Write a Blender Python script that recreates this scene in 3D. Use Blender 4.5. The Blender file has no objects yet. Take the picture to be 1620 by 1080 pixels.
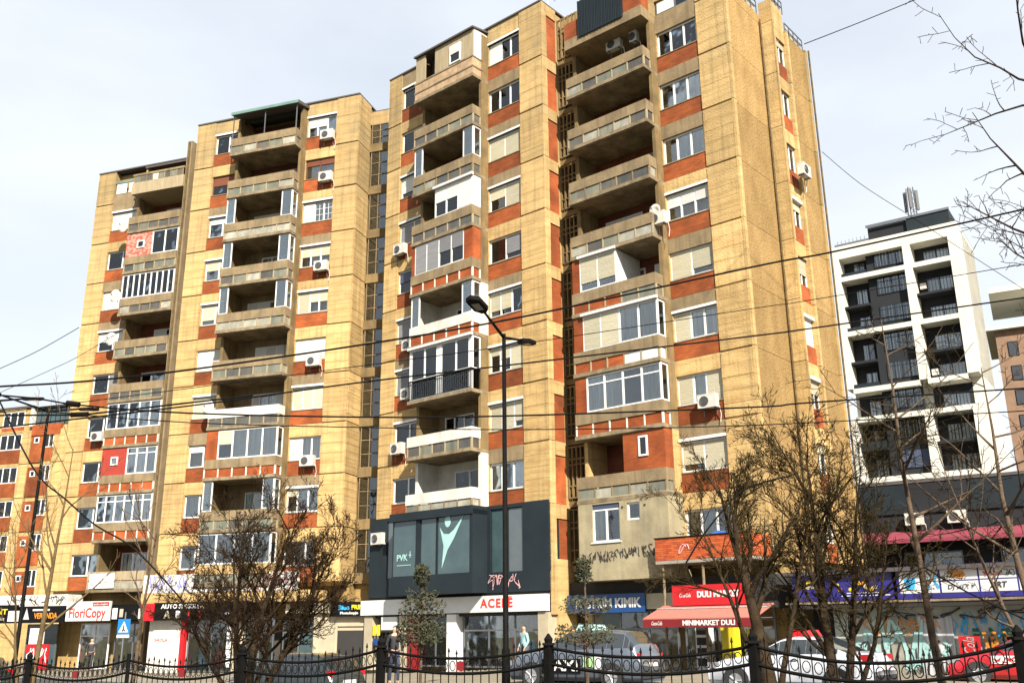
import bpy, math, random
from mathutils import Vector, Matrix
random.seed(7)
S = bpy.context.scene
COL = S.collection
R = math.radians
# ------------------------------------------------------------------ camera, sky, sun, exposure
cd = bpy.data.cameras.new('camera'); cam = bpy.data.objects.new('camera', cd); COL.objects.link(cam)
cd.sensor_width = 36; cd.lens = 36*1520.6/1620; cd.clip_start = .1; cd.clip_end = 3000
cam.matrix_world = Matrix.Translation((0, 0, 1.6)) @ Matrix.Rotation(R(90+16.803), 4, 'X') @ Matrix.Rotation(R(-0.504), 4, 'Z')
S.camera = cam
SUN_AZ, SUN_EL = 16.0, 37.0          # degrees right of straight-behind the camera, elevation
sdir = Vector((math.sin(R(SUN_AZ))*math.cos(R(SUN_EL)), -math.cos(R(SUN_AZ))*math.cos(R(SUN_EL)), math.sin(R(SUN_EL))))
w = bpy.data.worlds.new('World'); S.world = w; w.use_nodes = True
nt = w.node_tree; N = nt.nodes; LK = nt.links; N.clear()
out = N.new('ShaderNodeOutputWorld'); bg = N.new('ShaderNodeBackground'); sky = N.new('ShaderNodeTexSky')
sky.sky_type = 'NISHITA'; sky.sun_disc = False; sky.sun_elevation = R(SUN_EL)
sky.sun_rotation = math.atan2(sdir.x, sdir.y); sky.altitude = 600; sky.air_density = 1.0; sky.dust_density = 1.6; sky.ozone_density = 1.2
bg.inputs['Strength'].default_value = 0.068
tc = N.new('ShaderNodeTexCoord'); mp = N.new('ShaderNodeMapping'); mp.inputs['Scale'].default_value = (1.0, 1.0, 2.6)
nz = N.new('ShaderNodeTexNoise'); nz.inputs['Scale'].default_value = 1.7; nz.inputs['Detail'].default_value = 5; nz.inputs['Roughness'].default_value = .5
rp = N.new('ShaderNodeMapRange'); rp.inputs[1].default_value = .3; rp.inputs[2].default_value = .68; rp.inputs[3].default_value = .62; rp.inputs[4].default_value = 1.0
mx = N.new('ShaderNodeMix'); mx.data_type = 'RGBA'; mx.inputs[7].default_value = (5.9, 6.25, 6.65, 1)   # thin bright cloud veil
LK.new(tc.outputs['Generated'], mp.inputs[0]); LK.new(mp.outputs[0], nz.inputs['Vector']); LK.new(nz.outputs[0], rp.inputs[0])
LK.new(rp.outputs[0], mx.inputs[0]); LK.new(sky.outputs[0], mx.inputs[6]); LK.new(mx.outputs[2], bg.inputs['Color']); LK.new(bg.outputs[0], out.inputs['Surface'])
sl = bpy.data.lights.new('sun', 'SUN'); sl.energy = 5.0; sl.angle = R(1.0); sl.color = (1, .93, .82)
so = bpy.data.objects.new('sun', sl); COL.objects.link(so); so.rotation_euler = sdir.to_track_quat('Z', 'Y').to_euler(); so.location = (30, -60, 80)
S.view_settings.view_transform = 'Standard'; S.view_settings.look = 'None'; S.view_settings.exposure = 1.3; S.view_settings.gamma = 1
S.view_settings.use_curve_mapping = False
S.render.engine = 'CYCLES'; S.cycles.max_bounces = 6; S.cycles.transparent_max_bounces = 10

# ------------------------------------------------------------------ materials
def srgb(h):
    h = h.lstrip('#'); c = [int(h[i:i+2], 16)/255 for i in (0, 2, 4)]
    return tuple(x/12.92 if x <= .04045 else ((x+.055)/1.055)**2.4 for x in c)
MATS = {}
def mat(name, col, rough=.8, col2=None, scale=1.0, stretch=(1, 1, 1), bump=0., bscale=None, metal=0., coat=0., lo=.35, hi=.65, streak=None, sc=.5, emis=0., spec=.5, weather=None):
    if name in MATS: return MATS[name]
    m = bpy.data.materials.new(name); m.use_nodes = True; n = m.node_tree.nodes; l = m.node_tree.links
    b = n['Principled BSDF']; b.inputs['Roughness'].default_value = rough; b.inputs['Metallic'].default_value = metal
    b.inputs['Coat Weight'].default_value = coat; b.inputs['Specular IOR Level'].default_value = spec
    t = n.new('ShaderNodeTexCoord'); mpn = n.new('ShaderNodeMapping'); mpn.inputs['Scale'].default_value = stretch
    l.new(t.outputs['Object'], mpn.inputs[0])
    ns = n.new('ShaderNodeTexNoise'); ns.inputs['Scale'].default_value = scale; ns.inputs['Detail'].default_value = 8; ns.inputs['Roughness'].default_value = .62
    l.new(mpn.outputs[0], ns.inputs['Vector'])
    mr = n.new('ShaderNodeMapRange'); mr.inputs[1].default_value = lo; mr.inputs[2].default_value = hi
    l.new(ns.outputs[0], mr.inputs[0])
    m1 = n.new('ShaderNodeMix'); m1.data_type = 'RGBA'
    m1.inputs[6].default_value = (*col, 1); m1.inputs[7].default_value = (*(col2 or tuple(c*.82 for c in col)), 1)
    l.new(mr.outputs[0], m1.inputs[0]); last = m1.outputs[2]
    if weather:     # upper storeys are rain-washed and greyer
        sx = n.new('ShaderNodeSeparateXYZ'); l.new(t.outputs['Object'], sx.inputs[0]); n3 = n.new('ShaderNodeTexNoise'); n3.inputs['Scale'].default_value = .35; n3.inputs['Detail'].default_value = 6; l.new(t.outputs['Object'], n3.inputs['Vector'])
        r3 = n.new('ShaderNodeMapRange'); r3.inputs[1].default_value = 17; r3.inputs[2].default_value = 34; r3.inputs[4].default_value = .75; l.new(sx.outputs[2], r3.inputs[0])
        r4 = n.new('ShaderNodeMapRange'); r4.inputs[1].default_value = .38; r4.inputs[2].default_value = .62; r4.inputs[3].default_value = .25; r4.inputs[4].default_value = 1.2; l.new(n3.outputs[0], r4.inputs[0])
        mm = n.new('ShaderNodeMath'); mm.operation = 'MULTIPLY'; mm.use_clamp = True; l.new(r3.outputs[0], mm.inputs[0]); l.new(r4.outputs[0], mm.inputs[1])
        m3 = n.new('ShaderNodeMix'); m3.data_type = 'RGBA'; l.new(mm.outputs[0], m3.inputs[0]); l.new(last, m3.inputs[6]); m3.inputs[7].default_value = (*weather, 1); last = m3.outputs[2]
        # thin dark board lines in the cast face
        wv = n.new('ShaderNodeTexWave'); wv.wave_type = 'BANDS'; wv.bands_direction = 'Z'; wv.inputs['Scale'].default_value = .62; wv.inputs['Distortion'].default_value = 2.2; wv.inputs['Detail'].default_value = 6; wv.inputs['Detail Scale'].default_value = 2.4; l.new(t.outputs['Object'], wv.inputs['Vector'])
        r5 = n.new('ShaderNodeMapRange'); r5.inputs[1].default_value = .72; r5.inputs[2].default_value = 1.0; r5.inputs[4].default_value = .24; l.new(wv.outputs['Fac'], r5.inputs[0])
        m5 = n.new('ShaderNodeMix'); m5.data_type = 'RGBA'; l.new(r5.outputs[0], m5.inputs[0]); l.new(last, m5.inputs[6]); m5.inputs[7].default_value = (.19, .12, .05, 1); last = m5.outputs[2]
    if streak:      # run-off dirt: vertical drips
        mp2 = n.new('ShaderNodeMapping'); mp2.inputs['Scale'].default_value = (3.2, 3.2, .22); l.new(t.outputs['Object'], mp2.inputs[0])
        n2 = n.new('ShaderNodeTexNoise'); n2.inputs['Scale'].default_value = 1.3; n2.inputs['Detail'].default_value = 6; l.new(mp2.outputs[0], n2.inputs['Vector'])
        r2 = n.new('ShaderNodeMapRange'); r2.inputs[1].default_value = .48; r2.inputs[2].default_value = .78; r2.inputs[4].default_value = sc; l.new(n2.outputs[0], r2.inputs[0])
        m2 = n.new('ShaderNodeMix'); m2.data_type = 'RGBA'; l.new(r2.outputs[0], m2.inputs[0]); l.new(last, m2.inputs[6]); m2.inputs[7].default_value = (*streak, 1)
        last = m2.outputs[2]
    if weather or name == 'rough_cast_gable' or 'roller' in name or 'infill' in name:
        oi = n.new('ShaderNodeObjectInfo'); ro = n.new('ShaderNodeMapRange'); ro.inputs[3].default_value = .80; ro.inputs[4].default_value = 1.1; l.new(oi.outputs['Random'], ro.inputs[0])
        vs = n.new('ShaderNodeVectorMath'); vs.operation = 'SCALE'; l.new(last, vs.inputs[0]); l.new(ro.outputs[0], vs.inputs['Scale']); last = vs.outputs[0]
    l.new(last, b.inputs['Base Color'])
    if bump:
        bn = n.new('ShaderNodeTexNoise'); bn.inputs['Scale'].default_value = bscale or scale*6; bn.inputs['Detail'].default_value = 5
        l.new(t.outputs['Object'], bn.inputs['Vector'])
        bp = n.new('ShaderNodeBump'); bp.inputs['Strength'].default_value = bump; bp.inputs['Distance'].default_value = .05
        l.new(bn.outputs[0], bp.inputs['Height']); l.new(bp.outputs[0], b.inputs['Normal'])
    if emis:
        b.inputs['Emission Color'].default_value = (*col, 1); b.inputs['Emission Strength'].default_value = emis
    MATS[name] = m; return m
def brick_mat(name, c1, c2, mortar, bw=.26, bh=.075):
    m = bpy.data.materials.new(name); m.use_nodes = True; n = m.node_tree.nodes; l = m.node_tree.links; b = n['Principled BSDF']
    b.inputs['Roughness'].default_value = .85; b.inputs['Specular IOR Level'].default_value = .25
    t = n.new('ShaderNodeTexCoord'); sp = n.new('ShaderNodeSeparateXYZ'); l.new(t.outputs['Object'], sp.inputs[0])
    ad = n.new('ShaderNodeMath'); l.new(sp.outputs[0], ad.inputs[0]); l.new(sp.outputs[1], ad.inputs[1])
    cb = n.new('ShaderNodeCombineXYZ'); l.new(ad.outputs[0], cb.inputs[0]); l.new(sp.outputs[2], cb.inputs[1])
    bt = n.new('ShaderNodeTexBrick'); bt.inputs['Scale'].default_value = 1; bt.inputs['Brick Width'].default_value = bw; bt.inputs['Row Height'].default_value = bh
    bt.inputs['Mortar Size'].default_value = .008; bt.inputs['Color1'].default_value = (*c1, 1); bt.inputs['Color2'].default_value = (*c2, 1); bt.inputs['Mortar'].default_value = (*mortar, 1)
    l.new(cb.outputs[0], bt.inputs['Vector'])
    ns = n.new('ShaderNodeTexNoise'); ns.inputs['Scale'].default_value = .9; ns.inputs['Detail'].default_value = 7; l.new(t.outputs['Object'], ns.inputs['Vector'])
    mr = n.new('ShaderNodeMapRange'); mr.inputs[1].default_value = .3; mr.inputs[2].default_value = .72; mr.inputs[3].default_value = 1.2; mr.inputs[4].default_value = .55; l.new(ns.outputs[0], mr.inputs[0])
    mu = n.new('ShaderNodeVectorMath'); mu.operation = 'SCALE'; l.new(bt.outputs['Color'], mu.inputs[0]); l.new(mr.outputs[0], mu.inputs['Scale'])
    oi = n.new('ShaderNodeObjectInfo'); ro = n.new('ShaderNodeMapRange'); ro.inputs[3].default_value = .68; ro.inputs[4].default_value = 1.12; l.new(oi.outputs['Random'], ro.inputs[0])
    vs = n.new('ShaderNodeVectorMath'); vs.operation = 'SCALE'; l.new(mu.outputs[0], vs.inputs[0]); l.new(ro.outputs[0], vs.inputs['Scale']); l.new(vs.outputs[0], b.inputs['Base Color'])
    bp = n.new('ShaderNodeBump'); bp.inputs['Strength'].default_value = .5; bp.inputs['Distance'].default_value = .01; bp.invert = True
    l.new(bt.outputs['Fac'], bp.inputs['Height']); l.new(bp.outputs[0], b.inputs['Normal']); return m
def glass_mat(name, tint, gloss=.35, rough=.03):
    m = bpy.data.materials.new(name); m.use_nodes = True; n = m.node_tree.nodes; l = m.node_tree.links; n.clear()
    o = n.new('ShaderNodeOutputMaterial'); a = n.new('ShaderNodeBsdfTransparent'); a.inputs[0].default_value = (*tint, 1)
    g = n.new('ShaderNodeBsdfGlossy'); g.inputs['Roughness'].default_value = rough; g.inputs[0].default_value = (.85, .88, .9, 1)
    f = n.new('ShaderNodeFresnel'); f.inputs[0].default_value = 1.5
    mr = n.new('ShaderNodeMapRange'); mr.inputs[3].default_value = gloss*.25; mr.inputs[4].default_value = 1
    t = n.new('ShaderNodeTexCoord'); bn = n.new('ShaderNodeTexNoise'); bn.inputs['Scale'].default_value = 1.4; bn.inputs['Detail'].default_value = 1
    l.new(t.outputs['Object'], bn.inputs['Vector']); bp = n.new('ShaderNodeBump'); bp.inputs['Strength'].default_value = .06; bp.inputs['Distance'].default_value = .1
    l.new(bn.outputs[0], bp.inputs['Height']); l.new(bp.outputs[0], g.inputs['Normal'])
    mi = n.new('ShaderNodeMixShader'); l.new(f.outputs[0], mr.inputs[0]); l.new(mr.outputs[0], mi.inputs[0]); l.new(a.outputs[0], mi.inputs[1]); l.new(g.outputs[0], mi.inputs[2]); l.new(mi.outputs[0], o.inputs[0])
    return m
DIRT = (.10, .075, .045)
M = dict(
 conc=mat('ochre_precast_concrete', (.51, .352, .155), .9, (.385, .25, .10), .8, (1, 1, 2.2), .5, 14, streak=(.15, .11, .06), sc=.6, lo=.34, hi=.66, spec=.15, weather=(.24, .19, .105)),
 conc2=mat('ochre_precast_concrete_second', (.38, .255, .095), .9, (.27, .18, .07), .8, (1, 1, 1.4), .4, 18, streak=(.13, .09, .05), sc=.7, lo=.3, hi=.7, spec=.15, weather=(.23, .18, .10)),
 grey=mat('weathered_grey_concrete', (.25, .185, .105), .9, (.14, .105, .06), 1.1, (1, 1, 1), .3, 14, streak=DIRT, sc=.75, lo=.3, hi=.7, spec=.2),
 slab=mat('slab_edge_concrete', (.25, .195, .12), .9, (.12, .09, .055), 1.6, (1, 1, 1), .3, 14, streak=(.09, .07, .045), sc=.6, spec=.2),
 rough=mat('rough_cast_gable', (.33, .215, .09), .95, (.22, .14, .055), 1.2, (1, 1, .5), 1.0, 9, lo=.3, hi=.7, spec=.1),
 niche=mat('shade_toned_recess_plaster', (.21, .145, .065), .9, (.12, .085, .042), 1.0, (1, 1, 1), .2, 14, streak=(.06, .045, .03), sc=.6, spec=.1),  # base colour darkened to deepen the shade in balcony niches and stair recesses
 white=mat('white_pvc', (.62, .62, .61), .45, (.52, .52, .50), 3, spec=.4),
 wpaint=mat('white_wall_paint', (.58, .56, .50), .8, (.42, .40, .35), 1.2, streak=(.35, .31, .25), sc=.45, bump=.1, spec=.2),
 shut=mat('ivory_roller_shutter', (.42, .385, .28), .6, (.33, .30, .21), 1.2, (1, 1, 26), bump=.3, bscale=12, spec=.3),
 shutw=mat('white_roller_shutter', (.56, .56, .52), .6, (.46, .455, .42), 1.2, (1, 1, 26), bump=.25, bscale=12, spec=.3),
 shutg=mat('grey_roller_shutter', (.19, .19, .195), .6, (.14, .14, .145), 1.2, (1, 1, 26), bump=.25, bscale=12, spec=.3),
 shutb=mat('brown_roller_shutter', (.15, .05, .022), .6, (.11, .035, .018), 1.2, (1, 1, 26), bump=.25, bscale=12, spec=.3),
 brownf=mat('brown_window_frame', (.10, .045, .025), .6, spec=.3),
 navy=mat('navy_shutter', (.045, .06, .10), .6, (.035, .045, .08), 2, (1, 1, 20)),
 curtain=mat('grey_net_curtain', (.50, .50, .50), .9, (.26, .265, .27), 1.0, (9, 9, .4)),
 curtw=mat('white_net_curtain', (.74, .74, .73), .9, (.48, .49, .50), 1.0, (8, 8, .4)),
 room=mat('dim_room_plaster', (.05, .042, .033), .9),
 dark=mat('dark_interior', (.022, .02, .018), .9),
 infg=mat('wired_glass_infill', (.10, .11, .085), .35, (.20, .19, .135), 1.3, streak=(.07, .065, .05), sc=.7, lo=.3, hi=.7),
 infd=mat('sooty_wired_glass_infill', (.055, .06, .055), .35, (.105, .09, .07), 1.4, streak=(.05, .045, .04), sc=.7),
 infl=mat('pale_infill_sheet', (.34, .325, .26), .6, (.20, .19, .15), 2.0, streak=(.16, .14, .1), sc=.5),
 red=mat('red_painted_render', (.28, .028, .014), .8, (.22, .022, .012), 1.5),
 pink=mat('patchy_pink_brick_render', (.34, .06, .035), .85, (.36, .20, .155), 4.5, (1, 1, 1.4), lo=.45, hi=.55, bump=.4, bscale=12),
 steel=mat('grey_steel', (.16, .17, .18), .5, metal=.6),
 black=mat('black_painted_iron', (.003, .0028, .0026), .7, (.005, .0045, .004), 8, spec=.08),
 green=mat('verdigris_sheet_roof', (.11, .20, .16), .6, (.08, .15, .13), 2),
 clad=mat('slate_blue_cladding', (.013, .020, .025), .6, (.010, .015, .019), .6, bump=.08, spec=.2),
 anth=mat('anthracite_cladding', (.017, .018, .021), .7, (.013, .014, .016), .6, spec=.2),
 siding=mat('beige_sheet_siding', (.31, .25, .15), .8, (.23, .18, .105), 1.6, (6, 6, .6), streak=(.2, .15, .1), sc=.4),
 wbld=mat('white_render_facade', (.55, .53, .46), .85, (.49, .465, .395), .4, spec=.2),
 acb=mat('ivory_enamel', (.50, .48, .43), .5, (.40, .38, .33), 2.5),
 acf=mat('dark_fan_grille', (.05, .05, .05), .6),
 roof=mat('roof_felt', (.07, .06, .055), .9),
 bark=mat('dark_bark', (.018, .012, .007), .95, (.04, .027, .015), 5, bump=.6, bscale=25, spec=.08),
 twig=mat('brown_twigs', (.026, .015, .007), .95, (.014, .009, .005), 2, spec=.08),
 twigo=mat('olive_twigs', (.036, .026, .010), .95, (.02, .014, .006), 2, spec=.08),
 barkl=mat('pale_ochre_bark', (.13, .09, .042), .95, (.07, .05, .025), 4, bump=.4, bscale=20, spec=.1),
 barkp=mat('pinkish_grey_bark', (.11, .078, .052), .95, (.06, .043, .03), 5, bump=.4, bscale=20, spec=.1),
 leaf=mat('dull_evergreen_leaf', (.016, .020, .006), .7, (.032, .032, .009), 5),
 asph=mat('sunlit_asphalt', (.045, .042, .038), .9, (.03, .029, .026), .7, bump=.3, bscale=30),
 pave=mat('pale_paving', (.20, .17, .12), .9, (.14, .12, .085), 1.2, bump=.2, bscale=14),
 soil=mat('dry_ground', (.07, .06, .03), .95, (.04, .05, .018), .5, bump=.4, bscale=8),
 kerb=mat('kerb_stone', (.26, .235, .19), .9),
 redv=mat('red_vinyl', (.44, .008, .012), .4), redd=mat('dark_red_vinyl', (.17, .006, .008), .5), bluev=mat('blue_vinyl', (.006, .05, .18), .4),
 indigo=mat('indigo_vinyl', (.022, .018, .17), .45), blackv=mat('black_vinyl', (.004, .004, .005), .5, spec=.15), whitev=mat('white_vinyl', (.60, .60, .58), .4),
 yel=mat('yellow_letters', (.58, .48, .015), .5), ora=mat('orange_letters', (.56, .21, .015), .5), cyan=mat('cyan_letters', (.03, .33, .62), .5),
 mint=mat('mint_print', (.30, .50, .48), .5), redl=mat('red_letters', (.62, .03, .02), .5), bluel=mat('dark_blue_ink', (.03, .06, .30), .6),
 blackl=mat('black_spray_ink', (.02, .018, .02), .7), pinkl=mat('pink_spray_ink', (.62, .35, .36), .7), purp=mat('purple_spray_ink', (.16, .16, .42), .7),
 awn=mat('faded_salmon_awning', (.38, .10, .075), .8, (.30, .13, .095), 3, (1, 8, 8)), mag=mat('magenta_awning', (.20, .028, .045), .8, (.15, .02, .035), 2),
 mural=mat('mural_white_wall', (.42, .43, .37), .85, (.28, .34, .32), .8, streak=(.12, .11, .09), sc=.35),
 brn=mat('brown_block_render', (.21, .13, .08), .9, (.16, .095, .06), .8), dgreen=mat('dark_green_ink', (.02, .07, .05), .6),
 cream=mat('cream_tile', (.38, .33, .225), .7, (.30, .255, .175), 1.5), rubber=mat('tyre_rubber', (.02, .02, .02), .9), rim=mat('alloy_rim', (.45, .45, .46), .35, metal=.7),
 skin=mat('skin', (.42, .24, .16), .6), hair=mat('dark_hair', (.02, .014, .01), .7), blue=mat('blue_sign_face', (.01, .15, .42), .35), lampglass=mat('lamp_lens', (.10, .10, .09), .25),
)
M['brick'] = brick_mat('orange_facing_brick', (.31, .075, .017), (.225, .054, .014), (.16, .06, .028))
M['brick2'] = brick_mat('bright_orange_brick', (.36, .077, .015), (.28, .058, .012), (.26, .10, .048))
M['brick3'] = brick_mat('shade_toned_red_brick', (.15, .035, .015), (.11, .026, .012), (.12, .07, .045))  # niche back walls: shade of the recess put into the brick colour
M['glass'] = glass_mat('window_glass', (.93, .95, .95), .15); M['frost'] = glass_mat('pale_balcony_glazing', (.72, .80, .78), .7, .2)
M['teal'] = mat('teal_film_glass', (.045, .075, .08), .15, (.03, .055, .062), 1.2, coat=.5); M['ffilm'] = mat('dusty_film_glass', (.06, .078, .09), .2, (.08, .095, .10), 1.2, coat=.5)
M['carg'] = mat('car_glass', (.02, .025, .028), .06, coat=1)

# ------------------------------------------------------------------ mesh helpers
class MB:
    def __init__(s): s.v = []; s.f = []; s.m = []
    def box(s, x0, x1, y0, y1, z0, z1, m=0):
        b = len(s.v)
        s.v += [(x0, y0, z0), (x1, y0, z0), (x1, y1, z0), (x0, y1, z0), (x0, y0, z1), (x1, y0, z1), (x1, y1, z1), (x0, y1, z1)]
        for q in ((3, 2, 1, 0), (4, 5, 6, 7), (0, 1, 5, 4), (1, 2, 6, 5), (2, 3, 7, 6), (3, 0, 4, 7)): s.f.append(tuple(b+i for i in q)); s.m.append(m)
        return s
    def quad(s, pts, m=0):
        b = len(s.v); s.v += [tuple(p) for p in pts]; s.f.append(tuple(range(b, b+len(pts)))); s.m.append(m); return s
    def prism(s, pts, off, m=0):          # closed outline extruded by off
        b = len(s.v); n = len(pts); o = Vector(off); s.v += [tuple(p) for p in pts]; s.v += [tuple(Vector(p)+o) for p in pts]
        s.f.append(tuple(range(b, b+n))); s.f.append(tuple(b+n+i for i in reversed(range(n)))); s.m += [m, m]
        for i in range(n): j = (i+1) % n; s.f.append((b+j, b+i, b+n+i, b+n+j)); s.m.append(m)
        return s
    def tube(s, pts, rad, n=6, m=0, cap=True):
        pts = [Vector(p) for p in pts]; rings = []
        if not hasattr(rad, '__len__'): rad = [rad]*len(pts)
        for i, p in enumerate(pts):
            d = (pts[min(i+1, len(pts)-1)]-pts[max(i-1, 0)]).normalized()
            a = d.cross(Vector((0, 0, 1)) if abs(d.z) < .9 else Vector((1, 0, 0))).normalized(); c = d.cross(a)
            b = len(s.v); rings.append(b)
            for k in range(n): t = 2*math.pi*k/n; s.v.append(tuple(p+(a*math.cos(t)+c*math.sin(t))*rad[i]))
        for i in range(len(rings)-1):
            for k in range(n): j = (k+1) % n; s.f.append((rings[i]+k, rings[i]+j, rings[i+1]+j, rings[i+1]+k)); s.m.append(m)
        if cap and n > 3: s.f.append(tuple(rings[0]+k for k in reversed(range(n)))); s.f.append(tuple(rings[-1]+k for k in range(n))); s.m += [m, m]
        return s
    def build(s, name, mats, parent=None, smooth=False):
        me = bpy.data.meshes.new(name); me.from_pydata(s.v, [], s.f)
        if not isinstance(mats, (list, tuple)): mats = [mats]
        for q in mats: me.materials.append(q)
        if len(mats) > 1: me.polygons.foreach_set('material_index', s.m)
        if smooth: me.polygons.foreach_set('use_smooth', [True]*len(me.polygons))
        me.update(); o = bpy.data.objects.new(name, me); COL.objects.link(o)
        if parent: o.parent = parent
        return o
def box(name, m, par, *a): return MB().box(*a).build(name, m, par)
def tag(o, label=None, cat=None, group=None, kind=None):
    if label: o['label'] = label
    if cat: o['category'] = cat
    if group: o['group'] = group
    if kind: o['kind'] = kind
    return o
def empty(name, loc, rz=0, label=None, cat=None, group=None):
    o = bpy.data.objects.new(name, None); COL.objects.link(o); o.location = loc; o.rotation_euler = (0, 0, rz); o.empty_display_size = .3
    return tag(o, label, cat, group)
def textmesh(name, s, size, x, z, y, m, par, extrude=.006, bold=0., shear=0., sx=1., sp=1., width=None):
    """flat lettering standing in the plane y=const, centred on x; width fits it"""
    c = bpy.data.curves.new(name, 'FONT'); c.body = s; c.size = size; c.extrude = extrude; c.offset = bold; c.shear = shear; c.space_character = sp
    c.align_x = 'CENTER'; c.align_y = 'CENTER'; c.resolution_u = 3
    t = bpy.data.objects.new(name, c); COL.objects.link(t)
    me = bpy.data.meshes.new_from_object(t); bpy.data.objects.remove(t); bpy.data.curves.remove(c)
    xs = [v.co.x for v in me.vertices]
    if width and xs: sx = width/max(.01, max(xs)-min(xs))
    for v in me.vertices: v.co = Vector((x+v.co.x*sx, y-extrude-v.co.z, z+v.co.y))
    me.materials.clear(); me.materials.append(m); me.name = name
    o = bpy.data.objects.new(name, me); COL.objects.link(o); o.parent = par; return o
def scribble(name, m, par, x0, x1, z0, z1, y, n=10, th=.03, seed=1, rise=0.):
    """sprayed tag: overlapping stroke ribbons a few mm proud of the wall"""
    r = random.Random(seed); mb = MB(); st = (x1-x0)/n
    for i in range(n):
        cx = x0+(i+.5)*st; pts = []; k = r.choice((4, 5, 6)); zb = rise*(cx-x0)
        for j in range(k): pts.append(Vector((cx+r.uniform(-.75, .75)*st, 0, zb+z0+(z1-z0)*(r.random() if j else r.choice((0, 1))))))
        sm = []
        for j in range(len(pts)-1):
            for q in range(4):
                t = q/4; p0 = pts[max(j-1, 0)]; p1 = pts[j]; p2 = pts[j+1]; p3 = pts[min(j+2, len(pts)-1)]
                sm.append(.5*((2*p1)+(p2-p0)*t+(2*p0-5*p1+4*p2-p3)*t*t+(3*p1-p0-3*p2+p3)*t**3))
        for j in range(len(sm)-1):
            a, b = sm[j], sm[j+1]; d = (b-a)
            if d.length < 1e-4: continue
            nn = Vector((-d.z, 0, d.x)).normalized()*th*(.5+.5*r.random()); yy = y-.002*((j+i*7) % 9)-.003
            mb.quad([(a.x-nn.x, yy, a.z-nn.z), (b.x-nn.x, yy, b.z-nn.z), (b.x+nn.x, yy, b.z+nn.z), (a.x+nn.x, yy, a.z+nn.z)])
    return mb.build(name, m, par)

# ------------------------------------------------------------------ ground
def gz(x, y): t = min(max((x+8)/10., 0), 1); t = t*t*(3-2*t); return -.4*(1-t)
def sheet(name, m, fn, s0, s1, t0, t1, ns, ntt, dz, kind='structure'):
    a = R(38); mb = MB(); ca, sa = math.cos(a), math.sin(a)
    for i in range(ns+1):
        for j in range(ntt+1):
            s = s0+(s1-s0)*i/ns; t = t0+(t1-t0)*j/ntt; x = s*sa+t*ca; y = s*ca-t*sa; mb.v.append((x, y, gz(x, y)+dz))
    for i in range(ns):
        for j in range(ntt): b = i*(ntt+1)+j; mb.f.append((b, b+ntt+1, b+ntt+2, b+1)); mb.m.append(0)
    return tag(mb.build(name, m), kind=kind)
sheet('ground', M['soil'], None, -600, 1500, -1400, 1400, 210, 280, -.03)
sheet('road', M['asph'], None, 16, 25.2, -160, 160, 6, 160, 0)
k = sheet('pavement', M['pave'], None, 25.4, 60, -90, 90, 24, 120, .12); sheet('pavement', M['pave'], None, 6, 15.8, -60, 60, 8, 80, .1)
def kerbline(s0):
    a = R(38); ca, sa = math.cos(a), math.sin(a); mb = MB()
    for i in range(-60, 60):
        t0, t1 = i*1.0+.01, i*1.0+.99; P = []
        for s, t in ((s0, t0), (s0+.2, t0), (s0+.2, t1), (s0, t1)): x = s*sa+t*ca; y = s*ca-t*sa; P.append((x, y, gz(x, y)-.02))
        mb.prism(P, (0, 0, .15))
    return mb.build('kerb', M['kerb'])
tag(kerbline(25.2), kind='structure'); tag(kerbline(15.8), kind='structure')

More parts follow.
